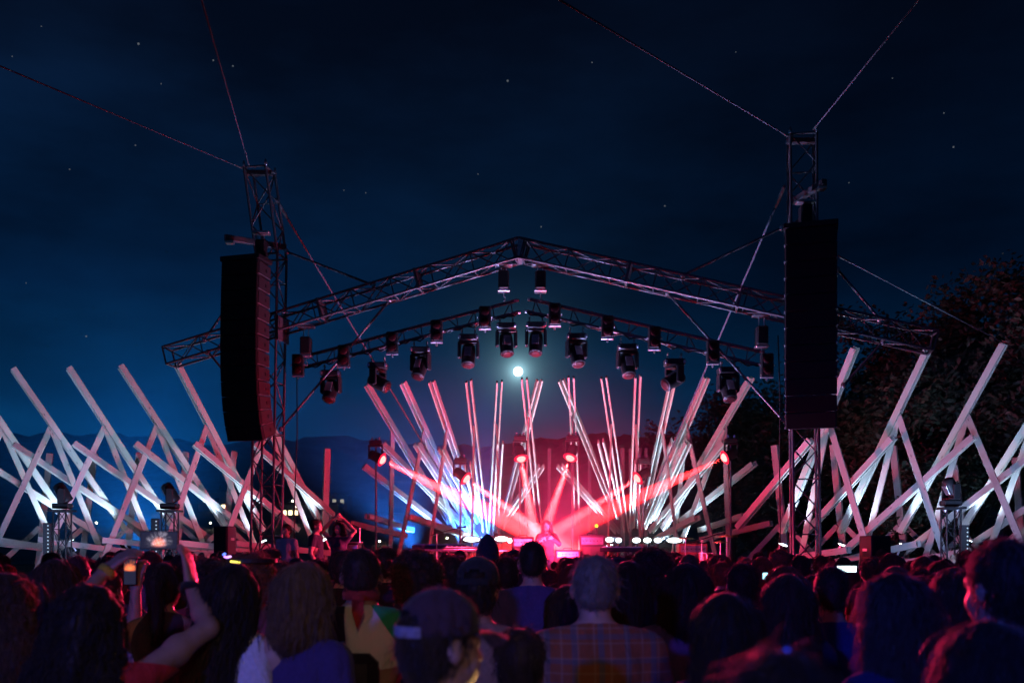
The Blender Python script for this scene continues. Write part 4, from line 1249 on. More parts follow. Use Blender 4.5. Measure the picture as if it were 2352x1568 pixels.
def mic_stand(px, y, py, label, boom=.5, dirx=1):
    p = P(px, py, y)
    t = thing('microphone_stand', label, 'mic stand', (p.x, p.y, .8), 'microphone stands on the stage')
    h = p.z - .8
    bm = bmesh.new(); cyl(bm, (0, 0, .02), (0, 0, h), .011); bm_obj('pole', bm, M_STEEL, t)
    bm = bmesh.new(); lathe(bm, [(.13, 0), (.13, .02), (.02, .035)], 18); bm_obj('base', bm, M_BLACK, t)
    bm = bmesh.new(); cyl(bm, (-.12 * dirx, 0, h - .03), (boom * dirx, 0, h + .12), .009); b = bm_obj('boom_arm', bm, M_BLACK, t)
    bm = bmesh.new(); e = Vector((boom * dirx, 0, h + .12)); cyl(bm, e, e + Vector((.13 * dirx, 0, .02)), .012, .016); bmesh.ops.create_icosphere(bm, subdivisions=2, radius=.028, matrix=Matrix.Translation(e + Vector((.15 * dirx, 0, .023)))); bm_obj('microphone', bm, M_BLACK, t)
mic_stand(1003, 21.0, 1225, 'microphone stand with boom over the keyboards', .45)
mic_stand(1228, 20.5, 1246, 'microphone stand reaching towards the singer', .16)
mic_stand(1612, 20.0, 1240, 'microphone stand in front of the drums', .3, 1)
mic_stand(826, 19.8, 1212, 'tilted microphone stand above the equipment rack', .3, -1)
# rail across the stage left
t = thing('stage_rail', 'red-lit horizontal rail along the left half of the stage', 'rail', P(1060, 1265, 19.0) * 1)
t.location.z = .8
a = P(960, 1263, 19.0); b = P(1165, 1263, 19.0)
bar('rail', a, b, .022, M_STEEL, t)
for k in range(4):
    c = a + (b - a) * (k / 3.0)
    bar('post', Vector((c.x, c.y, .8)), c, .018, M_STEEL, t)
# small amber standby lamp on the dark amplifier
p = P(1455, 1200, 21.8)
p = P(1370, 1207, 21.8)
t = thing('indicator_lamp', 'tiny yellow indicator lamp right of the singer', 'lamp', (p.x, p.y, .8))
bm = bmesh.new(); cyl(bm, (0, 0, 0), (0, 0, p.z - .83), .014); bm_obj('stand', bm, M_BLACK, t)
bm = bmesh.new(); bmesh.ops.create_icosphere(bm, subdivisions=2, radius=.035, matrix=Matrix.Translation((0, 0, p.z - .8))); bm_obj('bulb', bm, emat('amber_bulb', (1.0, .75, .02), 3.5), t, smooth=True)
# ================================================================== people
class Field:
    def __init__(s, lo, hi, h):
        s.lo = np.array(lo, float); s.h = h
        s.n = np.ceil((np.array(hi, float) - s.lo) / h).astype(int) + 1
        s.a = np.full(tuple(s.n), 0.25, np.float32)
        s.ax = [s.lo[i] + h * np.arange(s.n[i]) for i in range(3)]
        s.prims = []
    def _win(s, lo, hi):
        i0 = np.maximum(0, np.floor((np.array(lo) - s.lo) / s.h).astype(int)); i1 = np.minimum(s.n, np.ceil((np.array(hi) - s.lo) / s.h).astype(int) + 1)
        if np.any(i1 <= i0): return None, None
        sl = tuple(slice(a, b) for a, b in zip(i0, i1))
        g = np.meshgrid(*[s.ax[i][sl[i]] for i in range(3)], indexing='ij')
        return sl, g
    def _put(s, sl, d, k, sub=False):
        a = s.a[sl]
        if sub:
            d = -d
            hh = np.clip(.5 - .5 * (a - d) / k, 0, 1); s.a[sl] = a + (d - a) * hh + k * hh * (1 - hh)
        else:
            hh = np.clip(.5 + .5 * (d - a) / k, 0, 1); s.a[sl] = d + (a - d) * hh - k * hh * (1 - hh)
    def cap(s, p0, p1, r0, r1=None, k=.03, sub=False):
        p0 = np.array(p0, float); p1 = np.array(p1, float); r1 = r0 if r1 is None else r1
        m = max(r0, r1) + .1
        sl, g = s._win(np.minimum(p0, p1) - m, np.maximum(p0, p1) + m)
        if sl is None: return
        d = p1 - p0; L = max(1e-9, d @ d)
        q = [g[i] - p0[i] for i in range(3)]
        t = np.clip((q[0] * d[0] + q[1] * d[1] + q[2] * d[2]) / L, 0, 1)
        dist = np.sqrt((q[0] - t * d[0]) ** 2 + (q[1] - t * d[1]) ** 2 + (q[2] - t * d[2]) ** 2) - (r0 + (r1 - r0) * t)
        s._put(sl, dist.astype(np.float32), k, sub)
    def ell(s, c, r, k=.03, sub=False, rot=None):
        c = np.array(c, float); r = np.array(r, float)
        m = r.max() + .1
        sl, g = s._win(c - m, c + m)
        if sl is None: return
        q = [g[i] - c[i] for i in range(3)]
        if rot is not None:
            R = np.array(Matrix.Rotation(rot[0], 3, rot[1]).transposed())
            q = [R[i][0] * q[0] + R[i][1] * q[1] + R[i][2] * q[2] for i in range(3)]
        k0 = np.sqrt(sum((q[i] / r[i]) ** 2 for i in range(3))) + 1e-9
        k1 = np.sqrt(sum((q[i] / r[i] ** 2) ** 2 for i in range(3))) + 1e-9
        s._put(sl, (k0 * (k0 - 1) / k1).astype(np.float32), k, sub)
    def plane_cut(s, p, n, k=.015):
        """remove the side the normal points to"""
        n = np.array(n, float); n /= np.linalg.norm(n)
        g = np.meshgrid(*s.ax, indexing='ij', sparse=True)
        d = ((g[0] - p[0]) * n[0] + (g[1] - p[1]) * n[1] + (g[2] - p[2]) * n[2]).astype(np.float32)
        hh = np.clip(.5 - .5 * (s.a - d) / k, 0, 1); s.a = (s.a + (d - s.a) * hh + k * hh * (1 - hh)).astype(np.float32)
    def noise(s, amp, f, seed=0):
        g = np.meshgrid(*s.ax, indexing='ij', sparse=True)
        r = np.random.RandomState(seed); tot = 0
        for o in range(3):
            w = r.uniform(.7, 1.4, 3) * f * 2 ** o; ph = r.uniform(0, 6, 3)
            tot = tot + (np.sin(g[0] * w[0] + ph[0] + 2.1 * np.sin(g[2] * w[2] * .4)) * np.sin(g[1] * w[1] + ph[1] + 1.7 * np.sin(g[0] * w[0] * .5)) * np.sin(g[2] * w[2] + ph[2] + 1.3 * np.sin(g[1] * w[1] * .5))) / 2 ** o
        s.a = (s.a + amp * tot).astype(np.float32)
    def mesh(s):
        a = s.a.copy()
        for ax in range(3):
            sl = [slice(None)] * 3
            for e in (0, -1):
                sl[ax] = e; a[tuple(sl)] = .25
        g = openvdb.FloatGrid(background=.25)
        g.copyFromArray(a)
        pts, quads = g.convertToQuads(0.0)
        pts = pts * s.h + s.lo
        # consistent outward winding
        q = quads
        v = pts
        vol = np.einsum('ij,ij->i', v[q[:, 0]], np.cross(v[q[:, 1]], v[q[:, 2]])).sum() + np.einsum('ij,ij->i', v[q[:, 0]], np.cross(v[q[:, 2]], v[q[:, 3]])).sum()
        if vol < 0: q = q[:, ::-1]
        return pts, q

def to_mesh(name, pts, quads, mat, cuts=()):
    me = bpy.data.meshes.new(name)
    me.from_pydata(pts.tolist(), [], quads.tolist())
    if cuts:
        bm = bmesh.new(); bm.from_mesh(me)
        for (p, n, box_) in cuts:
            geom = bm.verts[:] + bm.edges[:] + bm.faces[:]
            if box_ is not None:
                fs = [f for f in bm.faces if box_(f.calc_center_median())]
                geom = list({v for f in fs for v in f.verts}) + list({e_ for f in fs for e_ in f.edges}) + fs
            bmesh.ops.bisect_plane(bm, geom=geom, plane_co=Vector(p), plane_no=Vector(n), clear_outer=True)
        bm.to_mesh(me); bm.free()
    me.shade_smooth()
    me.materials.append(mat)
    return me

M_SKIN = [pbr('skin_light', (0.52, 0.33, 0.25), 0.5, 0, .12, 20), pbr('skin_tan', (0.38, 0.23, 0.16), 0.5, 0, .12, 20), pbr('skin_brown', (0.17, 0.09, 0.06), 0.5, 0, .12, 20)]
M_JEANS = pbr('denim', (0.03, 0.04, 0.08), 0.85, 0, .3, 60)
_cloth = {}
def cloth(col, kind='plain'):
    key = (tuple(round(c, 3) for c in col), kind)
    if key in _cloth: return _cloth[key]
    m = pbr('cloth_%d' % len(_cloth), col, .88, 0, .12, 70, .15, spec=.2, sheen=.15)
    n = m.node_tree.nodes; l = m.node_tree.links; b = n['Principled BSDF']
    # soft folds
    tc = n.new('ShaderNodeTexCoord'); mp = n.new('ShaderNodeMapping'); mp.inputs['Scale'].default_value = (6, 6, 2.4)
    nz = n.new('ShaderNodeTexNoise'); nz.inputs['Scale'].default_value = 1.6; nz.inputs['Detail'].default_value = 3; nz.inputs['Distortion'].default_value = 1.0
    bp = n.new('ShaderNodeBump'); bp.inputs['Strength'].default_value = .55; bp.inputs['Distance'].default_value = .05
    l.new(tc.outputs['Object'], mp.inputs[0]); l.new(mp.outputs[0], nz.inputs['Vector']); l.new(nz.outputs['Fac'], bp.inputs['Height']); l.new(bp.outputs[0], b.inputs['Normal'])
    if kind == 'plaid':
        sx = n.new('ShaderNodeSeparateXYZ'); l.new(tc.outputs['Object'], sx.inputs[0])
        def stripes(sock, f, duty, off=0.0):
            a = n.new('ShaderNodeMath'); a.operation = 'MULTIPLY_ADD'; a.inputs[1].default_value = f; a.inputs[2].default_value = off; l.new(sock, a.inputs[0])
            fr = n.new('ShaderNodeMath'); fr.operation = 'FRACT'; l.new(a.outputs[0], fr.inputs[0])
            lt = n.new('ShaderNodeMath'); lt.operation = 'LESS_THAN'; lt.inputs[1].default_value = duty; l.new(fr.outputs[0], lt.inputs[0])
            return lt.outputs[0]
        base = (0.34, 0.11, 0.05, 1)
        cur = None
        for (sock, f, du, off, colr, fac) in ((sx.outputs['X'], 11.0, .22, .0, (.10, .14, .17, 1), .6), (sx.outputs['Z'], 11.0, .22, .1, (.10, .14, .17, 1), .5), (sx.outputs['X'], 18.0, .12, .3, (.55, .42, .30, 1), .22), (sx.outputs['Z'], 18.0, .12, .3, (.55, .42, .30, 1), .22)):
            st = stripes(sock, f, du, off)
            ms = n.new('ShaderNodeMath'); ms.operation = 'MULTIPLY'; ms.inputs[1].default_value = fac; l.new(st, ms.inputs[0])
            mx = n.new('ShaderNodeMix'); mx.data_type = 'RGBA'
            l.new(ms.outputs[0], mx.inputs['Factor'])
            if cur is None: mx.inputs[6].default_value = base
            else: l.new(cur, mx.inputs[6])
            mx.inputs[7].default_value = colr
            cur = mx.outputs[2]
        l.new(cur, b.inputs['Base Color'])
    if kind == 'green_sash':
        sx = n.new('ShaderNodeSeparateXYZ'); l.new(tc.outputs['Object'], sx.inputs[0])
        a = n.new('ShaderNodeMath'); a.operation = 'MULTIPLY_ADD'; a.inputs[1].default_value = .62; l.new(sx.outputs['Z'], a.inputs[0]); l.new(sx.outputs['X'], a.inputs[2])
        lt = n.new('ShaderNodeMath'); lt.operation = 'GREATER_THAN'; lt.inputs[1].default_value = 0.975; l.new(a.outputs[0], lt.inputs[0])
        mx = n.new('ShaderNodeMix'); mx.data_type = 'RGBA'; l.new(lt.outputs[0], mx.inputs['Factor'])
        mx.inputs[6].default_value = (*col, 1); mx.inputs[7].default_value = (.03, .34, .12, 1)
        l.new(mx.outputs[2], b.inputs['Base Color'])
    _cloth[key] = m
    return m
def hair_mat(name, col, rough=.62):
    m = pbr(name, col, rough, 0, .3, 30, .0, spec=.35, sheen=.4)
    m.node_tree.nodes['Principled BSDF'].inputs['Sheen Roughness'].default_value = .35
    m.node_tree.nodes['Principled BSDF'].inputs['Sheen Tint'].default_value = (.9, .75, .65, 1)
    return m
M_HAIR = {'dark': hair_mat('hair_dark', (.022, .014, .011)), 'brown': hair_mat('hair_brown', (.065, .036, .02)), 'blond': hair_mat('hair_blond', (.15, .09, .048)), 'grey': hair_mat('hair_grey', (.17, .15, .14)), 'auburn': hair_mat('hair_auburn', (.16, .055, .025))}

def hand(F, wrist, d, nrm, side, curl=.35, k=.006, sc=1.0, spread=.08):
    """palm, four unequal fingers in three joints, thumb leaving the side of the palm"""
    w = np.array(wrist, float); d = np.array(d, float); d /= np.linalg.norm(d)
    nrm = np.array(nrm, float); nrm -= d * (nrm @ d); nrm /= np.linalg.norm(nrm)
    s = np.cross(d, nrm) * side
    kn = w + d * .085 * sc
    for o in (-.03, -.01, .01, .03):
        F.cap(w + s * o * .7, kn + s * o, .016 * sc, .0125 * sc, .012)
    for o, L in zip((-.033, -.011, .011, .032), (.060, .074, .080, .070)):
        p = kn + s * o; dd = d + s * o * spread * 10; dd /= np.linalg.norm(dd); c = curl
        for seg, (fr, r) in enumerate(((.45, .0098), (.32, .0088), (.26, .0078))):
            c2 = c * (seg * .9 + .35)
            e = dd * math.cos(c2) + nrm * math.sin(c2)
            q = p + e * L * fr * sc * 1.1
            F.cap(p, q, r * sc, r * .92 * sc, k); p = q
    tb = w + d * .022 * sc + s * .03 * sc
    t1 = tb + (d * .6 + s * .75 + nrm * .25) * .045 * sc
    t2 = t1 + (d * .85 + s * .35 + nrm * .35) * .034 * sc
    F.cap(w + d * .015 + s * .012, tb, .017 * sc, .015 * sc, .012); F.cap(tb, t1, .0135 * sc, .0115 * sc, .008); F.cap(t1, t2, .011 * sc, .009 * sc, k)

def make_body(name, armL, armR, h=.013, female=False, hands=True, curl=(.4, .4), pnorm=((.9, -.2, 0), (-.9, -.2, 0)), sleeves=.55, long_sleeve=False, tank=False, lean=0.0, hdir=(None, None)):
    """one continuous figure facing +Y, 1.75 m to the crown; arms given as (elbow, wrist)"""
    allp = [np.array(p) for p in (armL + armR)]
    lo = np.minimum.reduce(allp + [np.array((-.32, -.22, -.02))]) - .16
    hi = np.maximum.reduce(allp + [np.array((.32, .30, 1.79))]) + .20
    lo[2] = -.03; hi[2] += .04
    F = Field(lo, hi, h)
    sw = .155 if female else .178
    hw = .172 if female else .16
    # head
    F.ell((0, -.005, 1.660), (.074, .092, .095), .02)
    F.ell((0, .035, 1.605), (.062, .066, .088), .025)
    F.ell((0, .05, 1.555), (.044, .045, .038), .02)
    F.cap((0, .098, 1.632), (0, .116, 1.600), .010, .014, .012)
    F.cap((-.045, .078, 1.652), (.045, .078, 1.652), .014, None, .012)
    for s in (-1, 1):
        F.ell((s * .031, .108, 1.636), (.016, .014, .011), .01, True)
        F.ell((s * .031, .090, 1.636), (.012, .012, .010), .004)
        F.ell((s * .077, -.005, 1.625), (.012, .024, .033), .008)
        F.ell((s * .042, .07, 1.59), (.02, .02, .02), .02)
    F.cap((-.02, .10, 1.562), (.02, .10, 1.562), .009, None, .008)
    F.cap((-.018, .112, 1.5665), (.018, .112, 1.5665), .003, None, .006, True)
    # neck, trunk
    F.cap((0, -.022, 1.42), (0, -.006, 1.57), .058 if not female else .050, .052 if not female else .045, .03)
    F.ell((0, 0, 1.27), (sw - .012, .112, .20), .05)
    F.cap((-sw + .015, -.012, 1.392), (sw - .015, -.012, 1.392), .062, None, .05)
    for s in (-1, 1):
        F.cap((s * .03, -.025, 1.475), (s * (sw - .03), -.012, 1.415), .040, .046, .035)
        F.ell((s * .07, -.075, 1.33), (.065, .035, .10), .03)
        if female: F.ell((s * .068, .085, 1.26), (.058, .055, .06), .03)
    F.ell((0, 0, 1.06), (.132 if female else .142, .098, .18), .05)
    F.ell((0, -.012, .92), (hw, .118, .13), .05)
    for s in (-1, 1):
        F.ell((s * .075, -.07, .89), (.085, .07, .09), .04)
        F.cap((s * .088, 0, .88), (s * .098, .012, .50), .088, .057, .035)
        F.cap((s * .098, .012, .50), (s * .10, -.012, .09), .056, .037, .025)
        F.ell((s * .10, -.035, .35), (.052, .055, .11), .03)
        F.cap((s * .10, -.035, .045), (s * .115, .16, .035), .042, .036, .025)
    sh = []
    for s, arm in ((-1, armL), (1, armR)):
        e, w = np.array(arm[0], float), np.array(arm[1], float)
        lift = .03 if e[2] > 1.3 else 0
        p = np.array((s * (sw + .005), -.012, 1.392 + lift)); sh.append(p)
        F.cap(p, e, .052, .041, .03)
        F.ell((p * .45 + e * .55) + np.array((0, .01, 0)), (.047, .047, .06), .03)
        m = e + (w - e) * .35
        F.cap(e, m, .040, .041, .02); F.cap(m, w, .041, .027, .02)
        if hands:
            hand(F, w, (w - e) if hdir[0 if s < 0 else 1] is None else hdir[0 if s < 0 else 1], pnorm[0 if s < 0 else 1], -s, curl[0 if s < 0 else 1], sc=1.05)
    pts, q = F.mesh()
    body = to_mesh(name, pts, q, M_SKIN[0])
    # shirt cut cleanly at neckline, cuffs and hem
    G = Field((-.36 + min(0, lo[0] + .16), -.26, .78), (.36 + max(0, hi[0] - .2), .36 if not long_sleeve else max(.36, hi[1]), max(1.56, hi[2])), .0145)
    o = .016
    G.ell((0, 0, 1.27), (sw - .012 + o, .112 + o, .20 + o), .05)
    nsh = sw - .015 if not tank else .085
    G.cap((-nsh, -.012, 1.392), (nsh, -.012, 1.392), .062 + o * .8, None, .05)
    for s in (-1, 1):
        G.cap((s * .03, -.025, 1.475), (s * (sw - .03 if not tank else .075), -.012, 1.415), .040 + o * .8, .046 + o * .8, .035)
        G.ell((s * .07, -.075, 1.33), (.065 + o, .035 + o, .10), .03)
        if female: G.ell((s * .068, .085, 1.26), (.058 + o, .055 + o, .06 + o), .03)
    G.ell((0, 0, 1.06), ((.132 if female else .142) + o * 1.5, .098 + o * 1.6, .18), .06)
    G.ell((0, -.012, .90), (hw + o, .118 + o, .16), .06)
    cuts = [((0, -.03, 1.492), (0, .35, 1), None), ((0, 0, .86), (0, 0, -1), None)]
    if not tank:
        for s, p, arm in ((-1, sh[0], armL), (1, sh[1], armR)):
            e, w = np.array(arm[0], float), np.array(arm[1], float)
            if long_sleeve:
                G.cap(p, e, .055 + o, .043 + o, .03); G.cap(e, e + (w - e) * .96, .043 + o, .030 + o, .02)
                d = (w - e); c = e + d * .9
            else:
                d = (e - p); c = p + d * sleeves
                G.cap(p, p + d * (sleeves + .15), .055 + o, .050 + o, .03)
            dn = d / np.linalg.norm(d)
            cut_c = Vector(c); cut_n = Vector(dn)
            cuts.append((c, dn, (lambda f, cc=cut_c, nn=cut_n: (f - cc).dot(nn) > -.04 and (f - cc).length < .16)))
    G.noise(.0022, 26, 3)
    pts, q = G.mesh()
    shirt = to_mesh('shirt', pts, q, M_SKIN[0], cuts)
    T = Field((-.28, -.26, .05), (.28, .2, 1.0), .018)
    T.ell((0, -.012, .92), (hw + .01, .128, .14), .05)
    for s in (-1, 1):
        T.ell((s * .075, -.07, .89), (.092, .078, .09), .04)
        T.cap((s * .09, 0, .88), (s * .10, .012, .50), .098, .072, .035)
        T.cap((s * .10, .012, .50), (s * .10, -.005, .05), .070, .062, .025)
    pts, q = T.mesh()
    tr = to_mesh('trousers', pts, q, M_JEANS, [((0, 0, .97), (0, 0, 1), None), ((0, 0, .09), (0, 0, -1), None)])
    return body, shirt, tr

AD = [(-.235, -.03, 1.10), (-.225, .10, .88)]; ADR = [(.235, -.03, 1.10), (.225, .10, .88)]
AB = [(-.24, .02, 1.12), (-.10, .20, 1.10)]; ABR = [(.24, .02, 1.12), (.10, .20, 1.10)]
BODY = {}
BODY['m'] = make_body('body', AD, ADR)
BODY['f'] = make_body('body', AD, ADR, female=True)
BODY['mb'] = make_body('body', AB, ABR, long_sleeve=True)
BODY['ft'] = make_body('body', AD, ADR, female=True, tank=True)

# ------------------------------------------------------------------ hair and hats (built round the crown at z = 1.66)
def strands(F, pts, quads, n, length, r, rng, down=1.0, curl=0.0, zmin=-9):
    """loose strands lying on the hair surface"""
    gx, gy, gz = np.gradient(F.a, F.h)
    def grad(p):
        i = np.clip(((p - F.lo) / F.h).round().astype(int), 0, F.n - 1)
        g = np.stack([gx[i[:, 0], i[:, 1], i[:, 2]], gy[i[:, 0], i[:, 1], i[:, 2]], gz[i[:, 0], i[:, 1], i[:, 2]]], 1)
        return g / (np.linalg.norm(g, axis=1, keepdims=True) + 1e-6), F.a[i[:, 0], i[:, 1], i[:, 2]]
    idx = rng.randint(0, len(pts), n)
    p = pts[idx].copy()
    seg = 8; step = length / seg
    path = [p.copy()]
    ph = rng.uniform(0, 6.28, n)
    off = rng.uniform(.000, .012, n)[:, None]
    fly = (rng.uniform(0, 1, n) < .16)[:, None] * rng.uniform(.01, .045, n)[:, None]
    vel = rng.normal(0, .35, (n, 3))
    for k in range(seg):
        g, val = grad(p)
        d = np.zeros_like(p); d[:, 2] = -down
        d += vel * (.6 if curl == 0 else 1.0)
        if curl: d += curl * np.stack([np.cos(ph + k * 1.3), np.sin(ph + k * 1.3), np.sin(ph * 2 + k)], 1)
        d -= g * (d * g).sum(1, keepdims=True)
        d /= (np.linalg.norm(d, axis=1, keepdims=True) + 1e-6)
        p = p + d * step
        g, val = grad(p)
        p = p - g * np.clip(val[:, None], -.05, .05) + g * (off + fly * ((k + 1) / seg) ** 1.5)
        path.append(p.copy())
    V, Q = [], []
    base = 0
    path = np.stack(path, 1)
    rs = r * np.array([.6, 1, 1, 1, 1, 1, .9, .7, .3])
    for i in range(n):
        P_ = path[i]
        if P_[0, 2] < zmin: continue
        t = np.gradient(P_, axis=0); t /= (np.linalg.norm(t, axis=1, keepdims=True) + 1e-6)
        a = np.cross(t, (.3, .9, .1)); a /= (np.linalg.norm(a, axis=1, keepdims=True) + 1e-6); b = np.cross(t, a)
        for k in range(3):
            an = 2.094 * k
            V.append(P_ + (a * math.cos(an) + b * math.sin(an)) * rs[:, None])
        for j in range(seg):
            for k in range(3):
                k2 = (k + 1) % 3
                Q.append((base + k * 9 + j, base + k2 * 9 + j, base + k2 * 9 + j + 1, base + k * 9 + j + 1))
        base += 27
    return np.concatenate(V), np.array(Q)

def make_hair(kind, seed):
    rng = np.random.RandomState(seed)
    lo, hi = (-.24, -.26, 1.05), (.24, .2, 1.86)
    F = Field(lo, hi, .0085)
    ns, L, r, down, curl = 420, .10, .0013, 1.0, 0.0
    if kind == 'short':
        F.ell((0, -.014, 1.668), (.084, .103, .101), .02); F.ell((0, -.05, 1.60), (.068, .05, .06), .03)
        F.plane_cut((0, .055, 1.66), (0, .85, -.5)); F.plane_cut((0, 0, 1.555), (0, .25, -1)); F.noise(.0028, 60, seed); ns, L = 500, .045
    elif kind == 'crop':
        F.ell((0, -.010, 1.666), (.079, .098, .099), .02); F.ell((0, -.05, 1.60), (.062, .046, .05), .03)
        F.plane_cut((0, .06, 1.67), (0, .85, -.5)); F.plane_cut((0, 0, 1.575), (0, .3, -1)); F.noise(.0012, 80, seed); ns, L, r = 300, .02, .0010
    elif kind == 'long':
        F.ell((0, -.016, 1.668), (.088, .106, .104), .02)
        F.cap((0, -.06, 1.62), (0, -.10, 1.28), .078, .085, .06); 
        for s in (-1, 1): F.cap((s * .06, -.035, 1.66), (s * .085, -.075, 1.27), .045, .05, .05)
        F.plane_cut((0, .05, 1.62), (0, 1, -.25)); F.noise(.004, 34, seed); ns, L = 700, .26
    elif kind == 'wavy':
        F.ell((0, -.016, 1.672), (.098, .112, .106), .02)
        F.cap((0, -.06, 1.62), (0, -.11, 1.24), .09, .105, .06)
        for s in (-1, 1):
            F.cap((s * .07, -.03, 1.66), (s * .115, -.07, 1.40), .055, .065, .05); F.cap((s * .115, -.07, 1.40), (s * .10, -.07, 1.22), .06, .05, .05)
        F.plane_cut((0, .055, 1.62), (0, 1, -.25)); F.noise(.010, 30, seed); ns, L, curl = 900, .22, .6
    elif kind == 'bob':
        F.ell((0, -.014, 1.668), (.095, .108, .104), .02)
        F.cap((0, -.05, 1.62), (0, -.07, 1.50), .082, .085, .05)
        for s in (-1, 1): F.cap((s * .062, -.02, 1.65), (s * .085, -.02, 1.49), .045, .042, .05)
        F.plane_cut((0, .06, 1.62), (0, 1, -.2)); F.noise(.005, 34, seed); ns, L = 700, .18
    elif kind == 'curly':
        F.ell((0, -.015, 1.672), (.125, .132, .125), .02); F.ell((0, -.05, 1.57), (.11, .09, .10), .04)
        F.plane_cut((0, .065, 1.62), (0, 1, -.3)); F.noise(.016, 42, seed); ns, L, curl = 900, .09, 1.6
    elif kind == 'bun':
        F.ell((0, -.012, 1.666), (.081, .100, .098), .02); F.ell((0, -.115, 1.70), (.045, .042, .045), .015); F.ell((0, -.045, 1.60), (.06, .045, .05), .03)
        F.plane_cut((0, .055, 1.66), (0, .85, -.5)); F.plane_cut((0, 0, 1.565), (0, .25, -1)); F.noise(.002, 60, seed); ns, L = 420, .05
    elif kind == 'pony':
        F.ell((0, -.012, 1.666), (.082, .101, .099), .02); F.ell((0, -.045, 1.60), (.06, .045, .05), .03)
        F.cap((0, -.10, 1.70), (0, -.145, 1.66), .028, .032, .015); F.cap((0, -.145, 1.66), (.01, -.15, 1.36), .034, .02, .02)
        F.plane_cut((0, .055, 1.66), (0, .85, -.5)); F.noise(.002, 60, seed); ns, L = 500, .12
    pts, q = F.mesh()
    sv, sq = strands(F, pts, q, int(ns * 1.7), L, r * 1.15, rng, down, curl)
    return to_mesh('hair', np.concatenate([pts, sv]), np.concatenate([q, sq + len(pts)]), M_HAIR['dark'])
HAIR = {k: make_hair(k, i + 1) for i, k in enumerate(('short', 'crop', 'long', 'wavy', 'bob', 'curly', 'bun', 'pony'))}

def make_beanie():
    F = Field((-.14, -.16, 1.5), (.14, .16, 1.9), .008)
    F.ell((0, -.012, 1.672), (.092, .110, .108), .02); F.ell((0, -.03, 1.765), (.045, .05, .05), .05); F.cap((0, -.03, 1.78), (0, -.035, 1.808), .02, .008, .03)
    F.plane_cut((0, 0, 1.615), (0, .1, -1), .01)
    for z in (1.632,): F.ell((0, -.012, z), (.097, .115, .026), .01)
    F.noise(.0015, 90, 4)
    pts, q = F.mesh()
    return to_mesh('beanie', pts, q, M_BLACK)
BEANIE = make_beanie()

